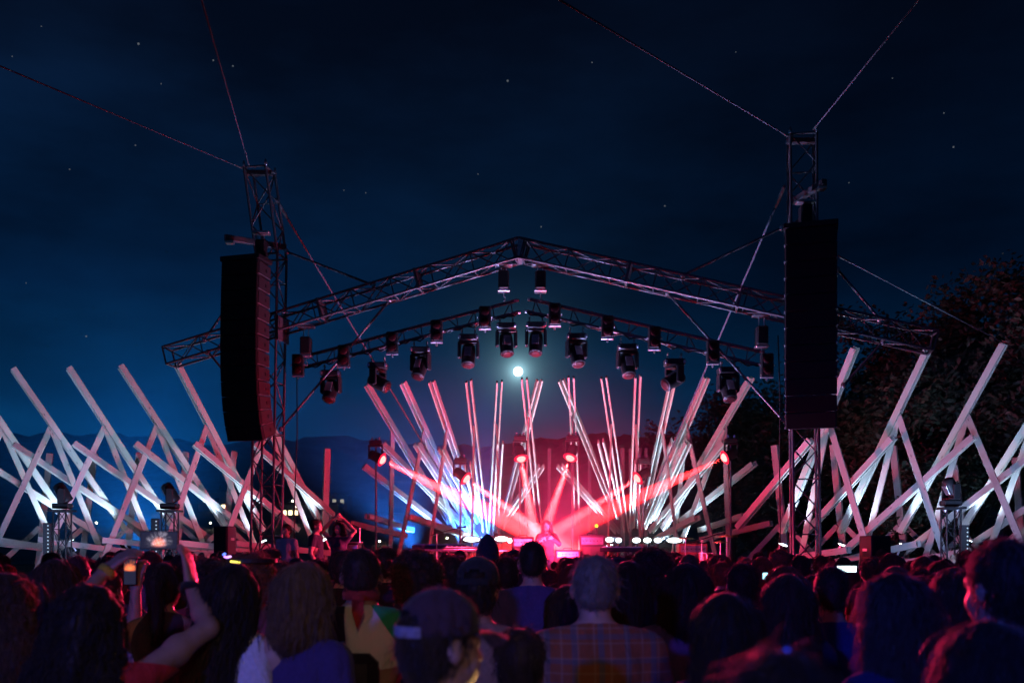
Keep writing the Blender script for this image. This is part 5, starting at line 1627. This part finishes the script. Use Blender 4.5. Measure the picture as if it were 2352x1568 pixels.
def make_cap_parts():
    """six-panel cap with rear arch, strap and curved brim; returns meshes"""
    c = Vector((0, -.004, 1.655)); rx, ry, rz = .091, .108, .118
    nu, nv = 48, 14
    bm = bmesh.new()
    def pt(u, v, o=0.0):
        a = 2 * math.pi * u / nu; e_ = (math.pi / 2) * v / nv
        sh = 1 + .10 * math.sin(e_ * 2) ** 2
        seam = -.0016 * max(0, 1 - abs(((u / nu * 6) % 1) - .0) * 14) - .0016 * max(0, 1 - abs(((u / nu * 6) % 1) - 1.0) * 14)
        r = 1 + o + seam * 8
        return c + Vector((math.sin(a) * rx * math.cos(e_) * sh * r, math.cos(a) * ry * math.cos(e_) * sh * r, .012 + math.sin(e_) * rz * r))
    grid = [[bm.verts.new(pt(u, v)) for u in range(nu)] for v in range(nv)]
    top = bm.verts.new(pt(0, nv))
    for v in range(nv - 1):
        for u in range(nu):
            ang = (u + .5) / nu * 360 - 180            # 0 = straight back
            hgt = v / nv
            arch = (ang / 34.0) ** 2 + (hgt / .34) ** 2
            if arch < 1: continue
            bm.faces.new((grid[v][u], grid[v][(u + 1) % nu], grid[v + 1][(u + 1) % nu], grid[v + 1][u]))
    for u in range(nu):
        bm.faces.new((grid[-1][u], grid[-1][(u + 1) % nu], top))
    bmesh.ops.recalc_face_normals(bm, faces=bm.faces[:])
    sol = bmesh.ops.solidify(bm, geom=bm.faces[:], thickness=.0035)
    me = bpy.data.meshes.new('crown'); bm.to_mesh(me); bm.free(); me.shade_smooth()
    # strap across the arch
    bm = bmesh.new()
    rows = []
    for k in range(13):
        a = RAD(180 - 38 + 76 * k / 12)
        for_ = []
        for (z, o) in ((-.002, .009), (.024, .009), (.024, .003), (-.002, .003)):
            for_.append(bm.verts.new(c + Vector((math.sin(a) * (rx + o), math.cos(a) * (ry + o), .012 + z))))
        rows.append(for_)
    for k in range(12):
        for j in range(4):
            bm.faces.new((rows[k][j], rows[k][(j + 1) % 4], rows[k + 1][(j + 1) % 4], rows[k + 1][j]))
    bm.faces.new(rows[0]); bm.faces.new(rows[-1][::-1])
    bmesh.ops.recalc_face_normals(bm, faces=bm.faces[:])
    ms = bpy.data.meshes.new('strap'); bm.to_mesh(ms); bm.free()
    # brim
    bm = bmesh.new()
    rows = []
    for k in range(15):
        a = RAD(-62 + 124 * k / 14); w = math.cos(RAD(-62 + 124 * k / 14) * 1.25)
        r0 = Vector((math.sin(a) * rx, math.cos(a) * ry, .014))
        ln = .015 + .075 * max(0, w) ** .6
        droop = .030 * (math.sin(a)) ** 2
        p1 = r0 + Vector((math.sin(a) * ln * .35, ln, -.012 - droop))
        rows.append([bm.verts.new(c + r0), bm.verts.new(c + (r0 + p1) / 2 + Vector((0, 0, .006))), bm.verts.new(c + p1)])
    for k in range(14):
        for j in range(2):
            bm.faces.new((rows[k][j], rows[k][j + 1], rows[k + 1][j + 1], rows[k + 1][j]))
    bmesh.ops.solidify(bm, geom=bm.faces[:], thickness=.004)
    bmesh.ops.recalc_face_normals(bm, faces=bm.faces[:])
    mb = bpy.data.meshes.new('brim'); bm.to_mesh(mb); bm.free(); mb.shade_smooth()
    bm = bmesh.new(); bmesh.ops.create_icosphere(bm, subdivisions=2, radius=.008, matrix=Matrix.Translation(c + Vector((0, 0, .012 + rz + .003))) @ Matrix.Diagonal((1, 1, .5, 1)))
    mk = bpy.data.meshes.new('button'); bm.to_mesh(mk); bm.free()
    for m_ in (me, ms, mb, mk): m_.materials.append(M_BLACK)
    return me, ms, mb, mk
CAPM = make_cap_parts()
TOPH = {'short': 1.771, 'crop': 1.766, 'long': 1.773, 'wavy': 1.783, 'bob': 1.773, 'curly': 1.80, 'bun': 1.766, 'pony': 1.766, 'beanie': 1.81, 'cap': 1.788, 'bald': 1.756}

def person(x, y, ztop, body='m', hair='short', hcol='dark', shirt=(.1, .1, .1), yaw=0, label='', skin=0, group=None, ckind='plain', capcol=(.02, .02, .025), strapcol=(.2, .2, .22), tilt=0.0, zfoot=0.0, bodies=None, lean=0.0, roll=0.0, hroll=0.0, wide=1.0):
    s = (ztop - zfoot) / TOPH[hair]
    t = thing('person', label, 'person', (x, y, zfoot), group, RAD(yaw))
    t.scale = (s * wide, s, s)
    if lean or roll:
        t.rotation_euler = (RAD(-lean), RAD(roll), RAD(yaw))
        t.location.x -= math.sin(RAD(roll)) * (ztop - zfoot) * .95
        t.location.y -= math.sin(RAD(lean)) * (ztop - zfoot) * .95
    bd, st, tr = bodies or BODY[body]
    share('body', bd, M_SKIN[skin], t)
    share('shirt', st, cloth(shirt, ckind), t)
    share('trousers', tr, M_JEANS, t)
    if hair in HAIR:
        th = RAD(hroll)
        share('hair', HAIR[hair], M_HAIR[hcol], t, loc=(-math.sin(th) * 1.68, 0, 1.68 - math.cos(th) * 1.68), rot=(0, th, 0))
    elif hair == 'beanie':
        share('beanie', BEANIE, cloth(capcol), t)
        share('hair', HAIR['crop'], M_HAIR[hcol], t)
    elif hair == 'cap':
        share('hair', HAIR['short'], M_HAIR[hcol], t, scale=(.95, .95, .96), loc=(0, 0, .055))
        cr_ = share('cap', CAPM[0], cloth(capcol), t)
        share('strap', CAPM[1], cloth(strapcol), cr_); share('brim', CAPM[2], cloth(capcol), cr_); share('button', CAPM[3], cloth(capcol), cr_)
    return t
def pp(px, pyt, y, **kw):
    q = P(px, pyt, y)
    return person(q.x, y, q.z, **kw)
# ================================================================== the crowd, nearest first
CROWD = []
def cp(px, pyt, y, **kw):
    CROWD.append((px, pyt, y))
    return pp(px, pyt, y, **kw)

# woman filming with both arms raised
B_FILM = make_body('body', [(-.177, .163, 1.623), (-.114, .38, 1.812)], [(.365, .217, 1.600), (.243, .38, 1.759)], h=.0085, female=True, curl=(.5, .35),
                   pnorm=((.5, .5, -.6), (-.9, .1, .2)), hdir=((.70, .08, .62), (-.12, .06, 1.0)), sleeves=.62)
cp(212, 1338, 3.4, hair='wavy', hcol='dark', shirt=(.52, .03, .03), label='person in red shirt with long dark hair filming with both arms raised', bodies=B_FILM, skin=1, hroll=7)
# person holding one phone upright
B_ONE = make_body('body', [(-.24, .20, 1.30), (-.252, .26, 1.623)], ADR, h=.0085, female=True, curl=(.6, .4), pnorm=((.3, .9, 0), (-.9, -.2, 0)), hdir=((.12, .1, 1.0), None), tank=True)
cp(378, 1290, 5.1, hair='pony', hcol='dark', shirt=(.05, .03, .04), label='person with dark tied hair holding one phone upright, face turned right', bodies=B_ONE, yaw=-38 * 0, skin=1)

def phone(name_label, c, w, h, yaw, screen, tilt=0.0, roll=0.0):
    t = thing('phone', name_label, 'phone', c, 'phones held up in the crowd')
    t.rotation_euler = (tilt, roll, yaw)
    bm = bmesh.new(); box(bm, (0, 0, 0), (w, .009, h)); bm_obj('case', bm, M_BLACK, t, bevel=.0035)
    bm = bmesh.new(); box(bm, (0, -.0052, 0), (w - .008, .001, h - .008)); bm_obj('screen', bm, screen, t)
    bm = bmesh.new(); lathe(bm, [(.009, -.0105), (.009, -.0045)], 12, '-Y', (w * .35, 0, h * .35)); bm_obj('camera_lens', bm, M_LENS, t)
    return t
def screen_mat(name, orient):
    """a live picture of the show: dark sky, a fan of pale streaks, red-orange glow at the stage, dark crowd along the bottom"""
    m = bpy.data.materials.new(name); m.use_nodes = True
    n = m.node_tree.nodes; l = m.node_tree.links; n.clear()
    out = n.new('ShaderNodeOutputMaterial'); em = n.new('ShaderNodeEmission'); em.inputs['Strength'].default_value = 1.7
    tc = n.new('ShaderNodeTexCoord'); sx = n.new('ShaderNodeSeparateXYZ'); l.new(tc.outputs['Object'], sx.inputs[0])
    wide = orient == 'wide'
    def mth(op, a, b=None, c=None):
        q = n.new('ShaderNodeMath'); q.operation = op
        for k, v in enumerate((a, b, c)):
            if v is None: continue
            if isinstance(v, (int, float)): q.inputs[k].default_value = v
            else: l.new(v, q.inputs[k])
        return q.outputs[0]
    x = sx.outputs['X']; z = mth('ADD', sx.outputs['Z'], .016 if wide else -.012)
    ang = mth('ARCTAN2', z, x); rad = mth('SQRT', mth('ADD', mth('MULTIPLY', x, x), mth('MULTIPLY', z, z)))
    cb = n.new('ShaderNodeCombineXYZ'); l.new(mth('MULTIPLY', ang, 9.0), cb.inputs[0]); l.new(mth('MULTIPLY', rad, 30.0), cb.inputs[1])
    nz = n.new('ShaderNodeTexNoise'); nz.inputs['Scale'].default_value = 1.0; nz.inputs['Detail'].default_value = 2.0; l.new(cb.outputs[0], nz.inputs['Vector'])
    streak = n.new('ShaderNodeMapRange'); streak.inputs[1].default_value = .50; streak.inputs[2].default_value = .66; l.new(nz.outputs['Fac'], streak.inputs[0])
    fade = n.new('ShaderNodeMapRange'); fade.inputs[1].default_value = .055; fade.inputs[2].default_value = .012; l.new(rad, fade.inputs[0])
    upm = n.new('ShaderNodeMapRange'); upm.inputs[1].default_value = -.012; upm.inputs[2].default_value = .002; l.new(z, upm.inputs[0])
    sf = mth('MULTIPLY', mth('MULTIPLY', streak.outputs[0], fade.outputs[0]), upm.outputs[0])
    glow = n.new('ShaderNodeMapRange'); glow.inputs[1].default_value = .030 if wide else .036; glow.inputs[2].default_value = .004; l.new(rad, glow.inputs[0])
    gl = mth('MULTIPLY', glow.outputs[0], upm.outputs[0])
    def scaled(col, f):
        v = n.new('ShaderNodeVectorMath'); v.operation = 'SCALE'; v.inputs[0].default_value = col; l.new(f, v.inputs['Scale']); return v.outputs[0]
    def add(a, b):
        v = n.new('ShaderNodeVectorMath'); v.operation = 'ADD'
        if isinstance(a, tuple): v.inputs[0].default_value = a
        else: l.new(a, v.inputs[0])
        l.new(b, v.inputs[1]); return v.outputs[0]
    tot = add(add((.012, .012, .03), scaled((.85, .75, .95) if wide else (.9, .2, .01), sf)), scaled((1.1, .20, .05), gl))
    l.new(tot, em.inputs['Color']); l.new(em.outputs[0], out.inputs['Surface'])
    return m
phone('phone held sideways in two raised hands, screen showing the stage', P(366, 1240, 3.84), .148, .074, RAD(3), screen_mat('phone_picture_wide', 'wide'), RAD(-6))
phone('phone held upright lower in the crowd, orange picture on its screen', P(299, 1312, 5.30), .068, .142, RAD(4), screen_mat('phone_picture_tall', 'tall'))
# beaded band and watch on the raised wrists
for (c, d, r, col, lb) in ((P(246, 1312, 3.74), (.45, .35, .6), .034, (.55, .40, .04), 'yellow band on the left wrist raised to the phone'), (P(437, 1349, 3.735), (-.1, .4, 1.0), .036, (.02, .02, .02), 'dark watch on the right wrist raised to the phone')):
    bm = bmesh.new(); lathe(bm, [(r * .86, -.012), (r, -.014), (r * 1.04, 0), (r, .014), (r * .86, .012)], 18)
    o = bm_obj('wristband', bm, cloth(col), smooth=True); o.location = c; o.rotation_euler = axis_frame(Vector(d)).to_euler()
    tag(o, lb, 'wristband')

cp(22, 1312, 3.9, hair='wavy', hcol='brown', shirt=(.02, .03, .12), body='f', yaw=-20, label='person with loose wavy hair at the left edge of the photo')
cp(132, 1283, 4.5, hair='bob', hcol='brown', shirt=(.06, .03, .08), body='f', yaw=-10, label='brown-haired person standing behind the filming person in red')
cp(536, 1287, 3.75, hair='long', hcol='dark', shirt=(.72, .72, .78), body='ft', yaw=-8, roll=-5, hroll=13, label='person with long straight dark hair in a white tank top')
cp(488, 1282, 5.2, hair='curly', hcol='dark', shirt=(.03, .03, .05), yaw=0, label='dark curly head just left behind the white tank top')
cp(578, 1270, 5.3, hair='curly', hcol='auburn', shirt=(.20, .06, .10), body='f', yaw=-25, label='person with red curls and a glowing light headband')
cp(708, 1287, 3.8, hair='bob', hcol='blond', shirt=(.07, .05, .16), body='f', yaw=-22, roll=3, label='fair-haired person with a bob, lit red on the right side')
cp(830, 1257, 4.6, hair='crop', hcol='dark', shirt=(.62, .60, .50), body='m', ckind='green_sash', yaw=4, wide=1.14, label='person in pale and green shirt with black strap and red neck scarf', skin=1)
cp(957, 1262, 5.0, hair='curly', hcol='dark', shirt=(.02, .02, .04), yaw=10, label='dark round bushy head right of the red neck scarf')
cp(1012, 1345, 2.35, hair='cap', hcol='dark', shirt=(.03, .03, .05), yaw=-54, capcol=(.075, .045, .06), strapcol=(.34, .33, .42), label='near person in a dark cap with pale rear strap, head turned right', skin=0)
cp(1098, 1274, 4.1, hair='cap', hcol='dark', shirt=(.30, .20, .14), yaw=-6, capcol=(.03, .03, .035), strapcol=(.03, .03, .03), label='person in a black cap whose rear opening shows tan', skin=1)
cp(1120, 1229, 8.2, hair='beanie', hcol='dark', shirt=(.02, .02, .03), yaw=0, capcol=(.025, .035, .06), label='person in a pointed dark beanie before the white strip lamp')
cp(1222, 1241, 6.0, hair='crop', hcol='dark', shirt=(.09, .07, .22), body='m', yaw=4, label='person with short flat-topped hair and bluish shirt before the singer')
cp(1302, 1342, 4.6, hair='long', hcol='dark', shirt=(.05, .02, .02), body='f', yaw=8, label='short person with dark hair left of the plaid shirt')
cp(1366, 1273, 3.8, hair='crop', hcol='grey', shirt=(.42, .17, .09), ckind='plaid', yaw=3, wide=1.12, label='grey-haired person in an orange plaid shirt')
cp(1444, 1286, 5.2, hair='long', hcol='dark', shirt=(.02, .015, .03), body='f', yaw=0, label='person with long black hair right of the plaid shirt')
cp(1498, 1258, 6.2, hair='curly', hcol='dark', shirt=(.03, .03, .05), yaw=-8, label='round dark curly head below the row of white lamps')
cp(1575, 1292, 4.5, hair='bob', hcol='dark', shirt=(.12, .08, .20), yaw=-4, label='broad dark head in purple top before the red amplifier')
cp(1192, 1440, 3.1, hair='short', hcol='dark', shirt=(.42, .02, .02), yaw=6, label='short person in a deep red shirt beside the near cap')
cp(1664, 1358, 3.0, hair='long', hcol='dark', shirt=(.08, .02, .10), body='f', yaw=5, label='near person with long smooth hair rimmed in magenta')
cp(1702, 1292, 5.6, hair='short', hcol='dark', shirt=(.04, .04, .06), yaw=0, label='dark tousled head in front of the drum kit')
cp(1806, 1316, 4.2, hair='long', hcol='brown', shirt=(.03, .03, .09), body='f', yaw=6, label='person with long hair and a red rim left of the dark blue shirt')
cp(1800, 1297, 6.2, hair='wavy', hcol='auburn', shirt=(.03, .03, .05), body='f', yaw=0, label='red-rimmed wavy head right behind the long-haired person')
cp(1908, 1299, 4.5, hair='crop', hcol='dark', shirt=(.03, .05, .20), yaw=5, label='dark smooth head with a blue shirt under the white light')
cp(2048, 1316, 2.9, hair='bob', hcol='dark', shirt=(.03, .04, .20), body='f', yaw=32, label='near person with chin-length dark hair, left cheek lit', skin=0)
cp(2192, 1302, 4.6, hair='bob', hcol='brown', shirt=(.03, .02, .03), body='f', yaw=12, label='person with a red-edged bob left of the tall near head')
cp(2302, 1238, 2.8, hair='short', hcol='dark', shirt=(.03, .02, .04), yaw=16, label='tall near person at the right edge, red on hair and neck')
cp(2262, 1424, 2.05, hair='bob', hcol='dark', shirt=(.10, .05, .10), body='f', yaw=8, label='lowest near head in the bottom right corner')
cp(1782, 1487, 1.38, hair='short', hcol='dark', shirt=(.01, .01, .05), yaw=0, label='closest head at the bottom, only its dark top in view')
cp(645, 1288, 6.2, hair='short', hcol='brown', shirt=(.05, .02, .03), yaw=-8, label='small red-edged head beside the foot of the left tower')
cp(885, 1256, 7.6, hair='short', hcol='dark', shirt=(.03, .02, .04), yaw=0, label='dark head between the neck scarf and the bushy head')
cp(788, 1263, 7.0, hair='short', hcol='dark', shirt=(.03, .02, .04), yaw=0, label='dark head left behind the pale and green shirt')
cp(1040, 1276, 6.4, hair='short', hcol='dark', shirt=(.05, .02, .05), yaw=0, label='dark head between the bushy head and the black cap')
cp(1164, 1277, 7.0, hair='short', hcol='dark', shirt=(.03, .02, .04), yaw=0, label='small dark head right below the pointed beanie')
cp(1420, 1276, 7.4, hair='cap', hcol='dark', shirt=(.03, .02, .04), yaw=0, label='small capped head right behind the plaid shirt wearer')
cp(2112, 1322, 6.0, hair='short', hcol='dark', shirt=(.20, .10, .10), yaw=30, label='small head half turned between the near bob and the red-edged bob')

# the neck scarf, strap and other loose things people wear
q = P(830, 1372, 4.6)
t = thing('neck_scarf', 'red bandana knotted behind the neck, tip hanging down the back', 'scarf', (q.x, 4.6, q.z))
bm = bmesh.new(); lathe(bm, [(.066, -.03), (.084, -.026), (.088, 0), (.078, .028), (.064, .03)], 22, 'Z', (0, -.005, .02)); bm_obj('band', bm, cloth((.34, .04, .03)), t, smooth=True)
bm = bmesh.new()
v = [bm.verts.new(c) for c in ((-.022, -.145, .0), (.03, -.148, -.005), (.034, -.158, -.06), (.006, -.165, -.135), (-.018, -.16, -.06))]
bm.faces.new(v); bmesh.ops.solidify(bm, geom=bm.faces[:], thickness=.006); bm_obj('tip', bm, cloth((.34, .04, .03)), t)
bm = bmesh.new(); bmesh.ops.create_icosphere(bm, subdivisions=2, radius=.028, matrix=Matrix.Translation((.004, -.128, .0)) @ Matrix.Diagonal((1.1, .7, .9, 1))); bm_obj('knot', bm, cloth((.34, .04, .03)), t, smooth=True)
q = P(765, 1400, 4.44)
t = thing('shoulder_bag', 'black strap over the left shoulder of the pale and green shirt', 'bag', (q.x, 4.44, 0))
bm = bmesh.new()
pts = [P(778, 1402, 4.62), P(776, 1394, 4.52), P(772, 1412, 4.43), P(776, 1470, 4.40), P(800, 1540, 4.41), P(860, 1620, 4.42)]
for a, b in zip(pts[:-1], pts[1:]):
    d = (b - a); box(bm, (a + b) / 2 - t.location, (.065, .012, d.length * 1.08), axis_frame(d))
bm_obj('strap', bm, M_BLACK, t)
bm = bmesh.new(); q2 = P(790, 1610, 4.36); box(bm, q2 - t.location, (.30, .12, .42)); bm_obj('pouch', bm, M_BLACK, t, bevel=.04)

# glowing headband of the red-curled person
q = P(578, 1287, 5.3)
t = thing('light_headband', 'headband with blue, violet and yellow lights on red curls', 'headband', (q.x, 5.3, q.z), rotz=RAD(-25))
bm = bmesh.new(); lathe(bm, [(.128, -.012), (.134, -.01), (.134, .01), (.128, .012)], 28); bm_obj('band', bm, M_BLACK, t)
for (a, z, col, w) in ((200, .035, (.10, .18, 1.0), .05), (232, .02, (.6, .25, 1.0), .04), (262, -.005, (.95, .8, .1), .06), (250, -.045, (.08, .25, 1.0), .05), (160, .0, (.7, .12, 1.0), .09), (175, .02, (.85, .4, 1.0), .04)):
    an = RAD(a + 12)
    c = Vector((math.cos(an) * .142, math.sin(an) * .142, z))
    bm = bmesh.new(); box(bm, (0, 0, 0), (w, .012, .010)); o = bm_obj('led', bm, emat('led_%d' % a, col, 2.6), t, c, bevel=.003); o.rotation_euler = (0, .1, an + math.pi / 2)
# small blue light clip on the closest head
q = P(1808, 1491, 1.37)
bm = bmesh.new(); box(bm, (0, 0, 0), (.007, .007, .006)); o = bm_obj('light_clip', bm, emat('blue_clip', (.02, .05, 1.0), 1.3), bevel=.002); o.location = q
tag(o, 'tiny blue light clip on the closest head', 'light clip')
# phone torch low in the crowd on the right
t = phone('phone torch glowing white above the blue shirt', P(1944, 1306, 7.2), .15, .05, RAD(4), emat('torch_screen', (.65, .95, 1.0), 5.0))
t = phone('small lit phone screen right of the tousled head', P(1757, 1322, 6.6), .04, .05, RAD(4), emat('torch_screen2', (.35, .85, 1.0), 2.5))
t = phone('tiny lit phone left of the fair-haired bob', P(682, 1302, 7.0), .04, .035, RAD(4), emat('torch_screen3', (.9, .92, 1.0), 3.0))
# phone of the near cap wearer, its warm glow falls on brim and cheek
cpos = P(1012, 1345, 2.35)
phn = thing('phone', 'phone hidden before the near cap wearer, its glow on the brim', 'phone', (cpos.x + .15, 2.35 + .20, 1.26), 'phones held up in the crowd')
phn.rotation_euler = (RAD(-70), 0, RAD(-50))
bm = bmesh.new(); box(bm, (0, 0, 0), (.07, .009, .145)); bm_obj('case', bm, M_BLACK, phn, bevel=.0035)
bm = bmesh.new(); box(bm, (0, -.0055, 0), (.062, .001, .137)); bm_obj('screen', bm, emat('warm_screen', (1.0, .68, .25), 45.0), phn)

# ---- people on and beside the stage
t = thing('side_riser', 'low black riser left of the stage where two people stand', 'riser', (P(750, 1265, 18.9).x, 18.9, 0))
bm = bmesh.new(); box(bm, (0, 0, .60), (2.6, 1.2, .06)); bm_obj('top', bm, M_DECK, t, bevel=.008)
for i in (-1, 1):
    for j in (-1, 1):
        bm = bmesh.new(); cyl(bm, (1.2 * i, .5 * j, 0), (1.2 * i, .5 * j, .569), .03); bm_obj('leg', bm, M_STEEL, t)
B_UP = make_body('body', [(-.34, .02, 1.58), (-.09, .04, 1.84)], [(.34, .02, 1.58), (.09, .04, 1.84)], female=True, curl=(.5, .5))
pp(727, 1191, 18.7, hair='short', hcol='brown', shirt=(.03, .03, .05), yaw=-100, zfoot=.632, label='person in dark top standing left of the stage, face in red light', group='people on and beside the stage')
pp(778, 1197, 18.9, hair='bob', hcol='dark', shirt=(.05, .03, .08), yaw=170, zfoot=.632, bodies=B_UP, label='person left of the stage with arms arched overhead', group='people on and beside the stage')
pp(658, 1203, 19.3, hair='short', hcol='brown', shirt=(.5, .5, .55), yaw=160, zfoot=.632, label='person in pale top half hidden by the left tower', group='people on and beside the stage')
B_SING = make_body('body', [(-.30, .10, 1.22), (-.16, .26, 1.36)], [(.27, .10, 1.16), (.10, .26, 1.30)], female=False, long_sleeve=True, curl=(1.0, 1.0))
pp(1256, 1194, 20.9, hair='bob', hcol='brown', shirt=(.16, .05, .05), yaw=168, zfoot=.80, bodies=B_SING, label='singer at the stage centre bathed in red light', group='people on and beside the stage')

# ---- the packed crowd between them and the stage
def hidden(px, pyt, y):
    r = .085 * FPX / y
    n = 0
    for dx, dy in ((0, .25), (-.8, 1.0), (.8, 1.0), (0, 1.0)):
        X, Y_ = px + dx * r, pyt + dy * r
        for (qx, qt, qy) in CROWD:
            if qy >= y: continue
            R = .088 * FPX / qy
            cx, cy_ = qx, qt + R * 1.15
            if ((X - cx) ** 2 + ((Y_ - cy_) / 1.2) ** 2 < R * R) or (Y_ > qt + R * 3.1 and abs(X - qx) < .19 * FPX / qy):
                n += 1; break
    return n >= 4
rng = random.Random(5)
tries = 0; made = 0
spots = [(c[0], c[2]) for c in CROWD]
world_xy = [((px - HX) / FPX * y, y) for px, y in spots]
cand = []
yy = 4.6
while yy < 17.2:
    half = .54 * yy + .6
    xx = -half
    while xx < half:
        cand.append((xx + rng.uniform(-.16, .16), yy + rng.uniform(-.18, .18)))
        xx += .62 + .02 * yy
    yy += .62
cand.sort(key=lambda c: c[1])
SHC = {'black': (.03, .03, .04), 'purple': (.06, .04, .1), 'red': (.2, .04, .05), 'blue': (.04, .06, .16), 'pale': (.3, .28, .3), 'grey': (.1, .1, .1)}
MARKS = [(70, 'at the left edge'), (200, 'under the leftmost plank tips'), (330, 'left of the raised phone'), (460, 'right of the raised phone'), (560, 'under the left speaker array'), (660, 'at the left tower foot'), (760, 'under the lone rear post'), (860, 'before the equipment rack'), (960, 'under the far left red lamp'), (1080, 'before the keyboards'), (1200, 'left of the singer'), (1320, 'before the singer'), (1430, 'before the dark amplifier'), (1540, 'under the white lamp row'), (1640, 'before the drums'), (1760, 'under the far right red lamp'), (1880, 'at the right tower foot'), (2000, 'under the right array'), (2120, 'before the right box speaker'), (2240, 'under the right light stand'), (9999, 'at the right edge')]
HDESC = {'short': 'short-haired', 'crop': 'close-cropped', 'long': 'long-haired', 'bob': 'bob-haired', 'curly': 'curly-haired', 'bun': 'bun-wearing', 'cap': 'capped', 'wavy': 'wavy-haired', 'pony': 'pony-tailed'}
def spec_label(h, hc, sc, px, y):
    row = 'near' if y < 7.5 else ('middle' if y < 12 else 'far')
    return '%s %s spectator in %s top, %s crowd %s' % (hc, HDESC[h], sc, row, [m for lim, m in MARKS if px < lim][0])
hk = ['short', 'short', 'crop', 'long', 'bob', 'curly', 'bun', 'cap', 'wavy', 'pony']
for (x, y) in cand:
    px = HX + x / y * FPX
    if min((x - a) ** 2 + (y - b) ** 2 for a, b in world_xy) < .30: continue
    z = min(1.78, max(1.52, rng.gauss(1.665, .06)))
    if y < 7: z = min(z, 1.66)
    if y < 5.6: z = min(z, 1.60)
    pyt = HY - (z - EYE) / y * FPX
    if 560 < px < 800 and y > 14: continue
    if hidden(px, pyt, y): continue
    world_xy.append((x, y))
    CROWD.append((px, pyt, y))
    h_ = rng.choice(hk); hc_ = rng.choice(['dark', 'dark', 'brown', 'brown', 'auburn', 'blond']); sc_ = rng.choice(list(SHC))
    person(x, y, z, body=rng.choice(['m', 'f', 'mb', 'm']) if h_ in ('short', 'crop', 'cap') else 'f', hair=h_, hcol=hc_,
           shirt=SHC[sc_], yaw=rng.uniform(-24, 24), roll=rng.gauss(0, 3.5), lean=rng.gauss(0, 2),
           skin=rng.choice([0, 0, 1, 2]), label=spec_label(h_, hc_, sc_, px, y), group='packed crowd before the stage')
    made += 1
print('CROWD', len(CROWD), 'made', made)
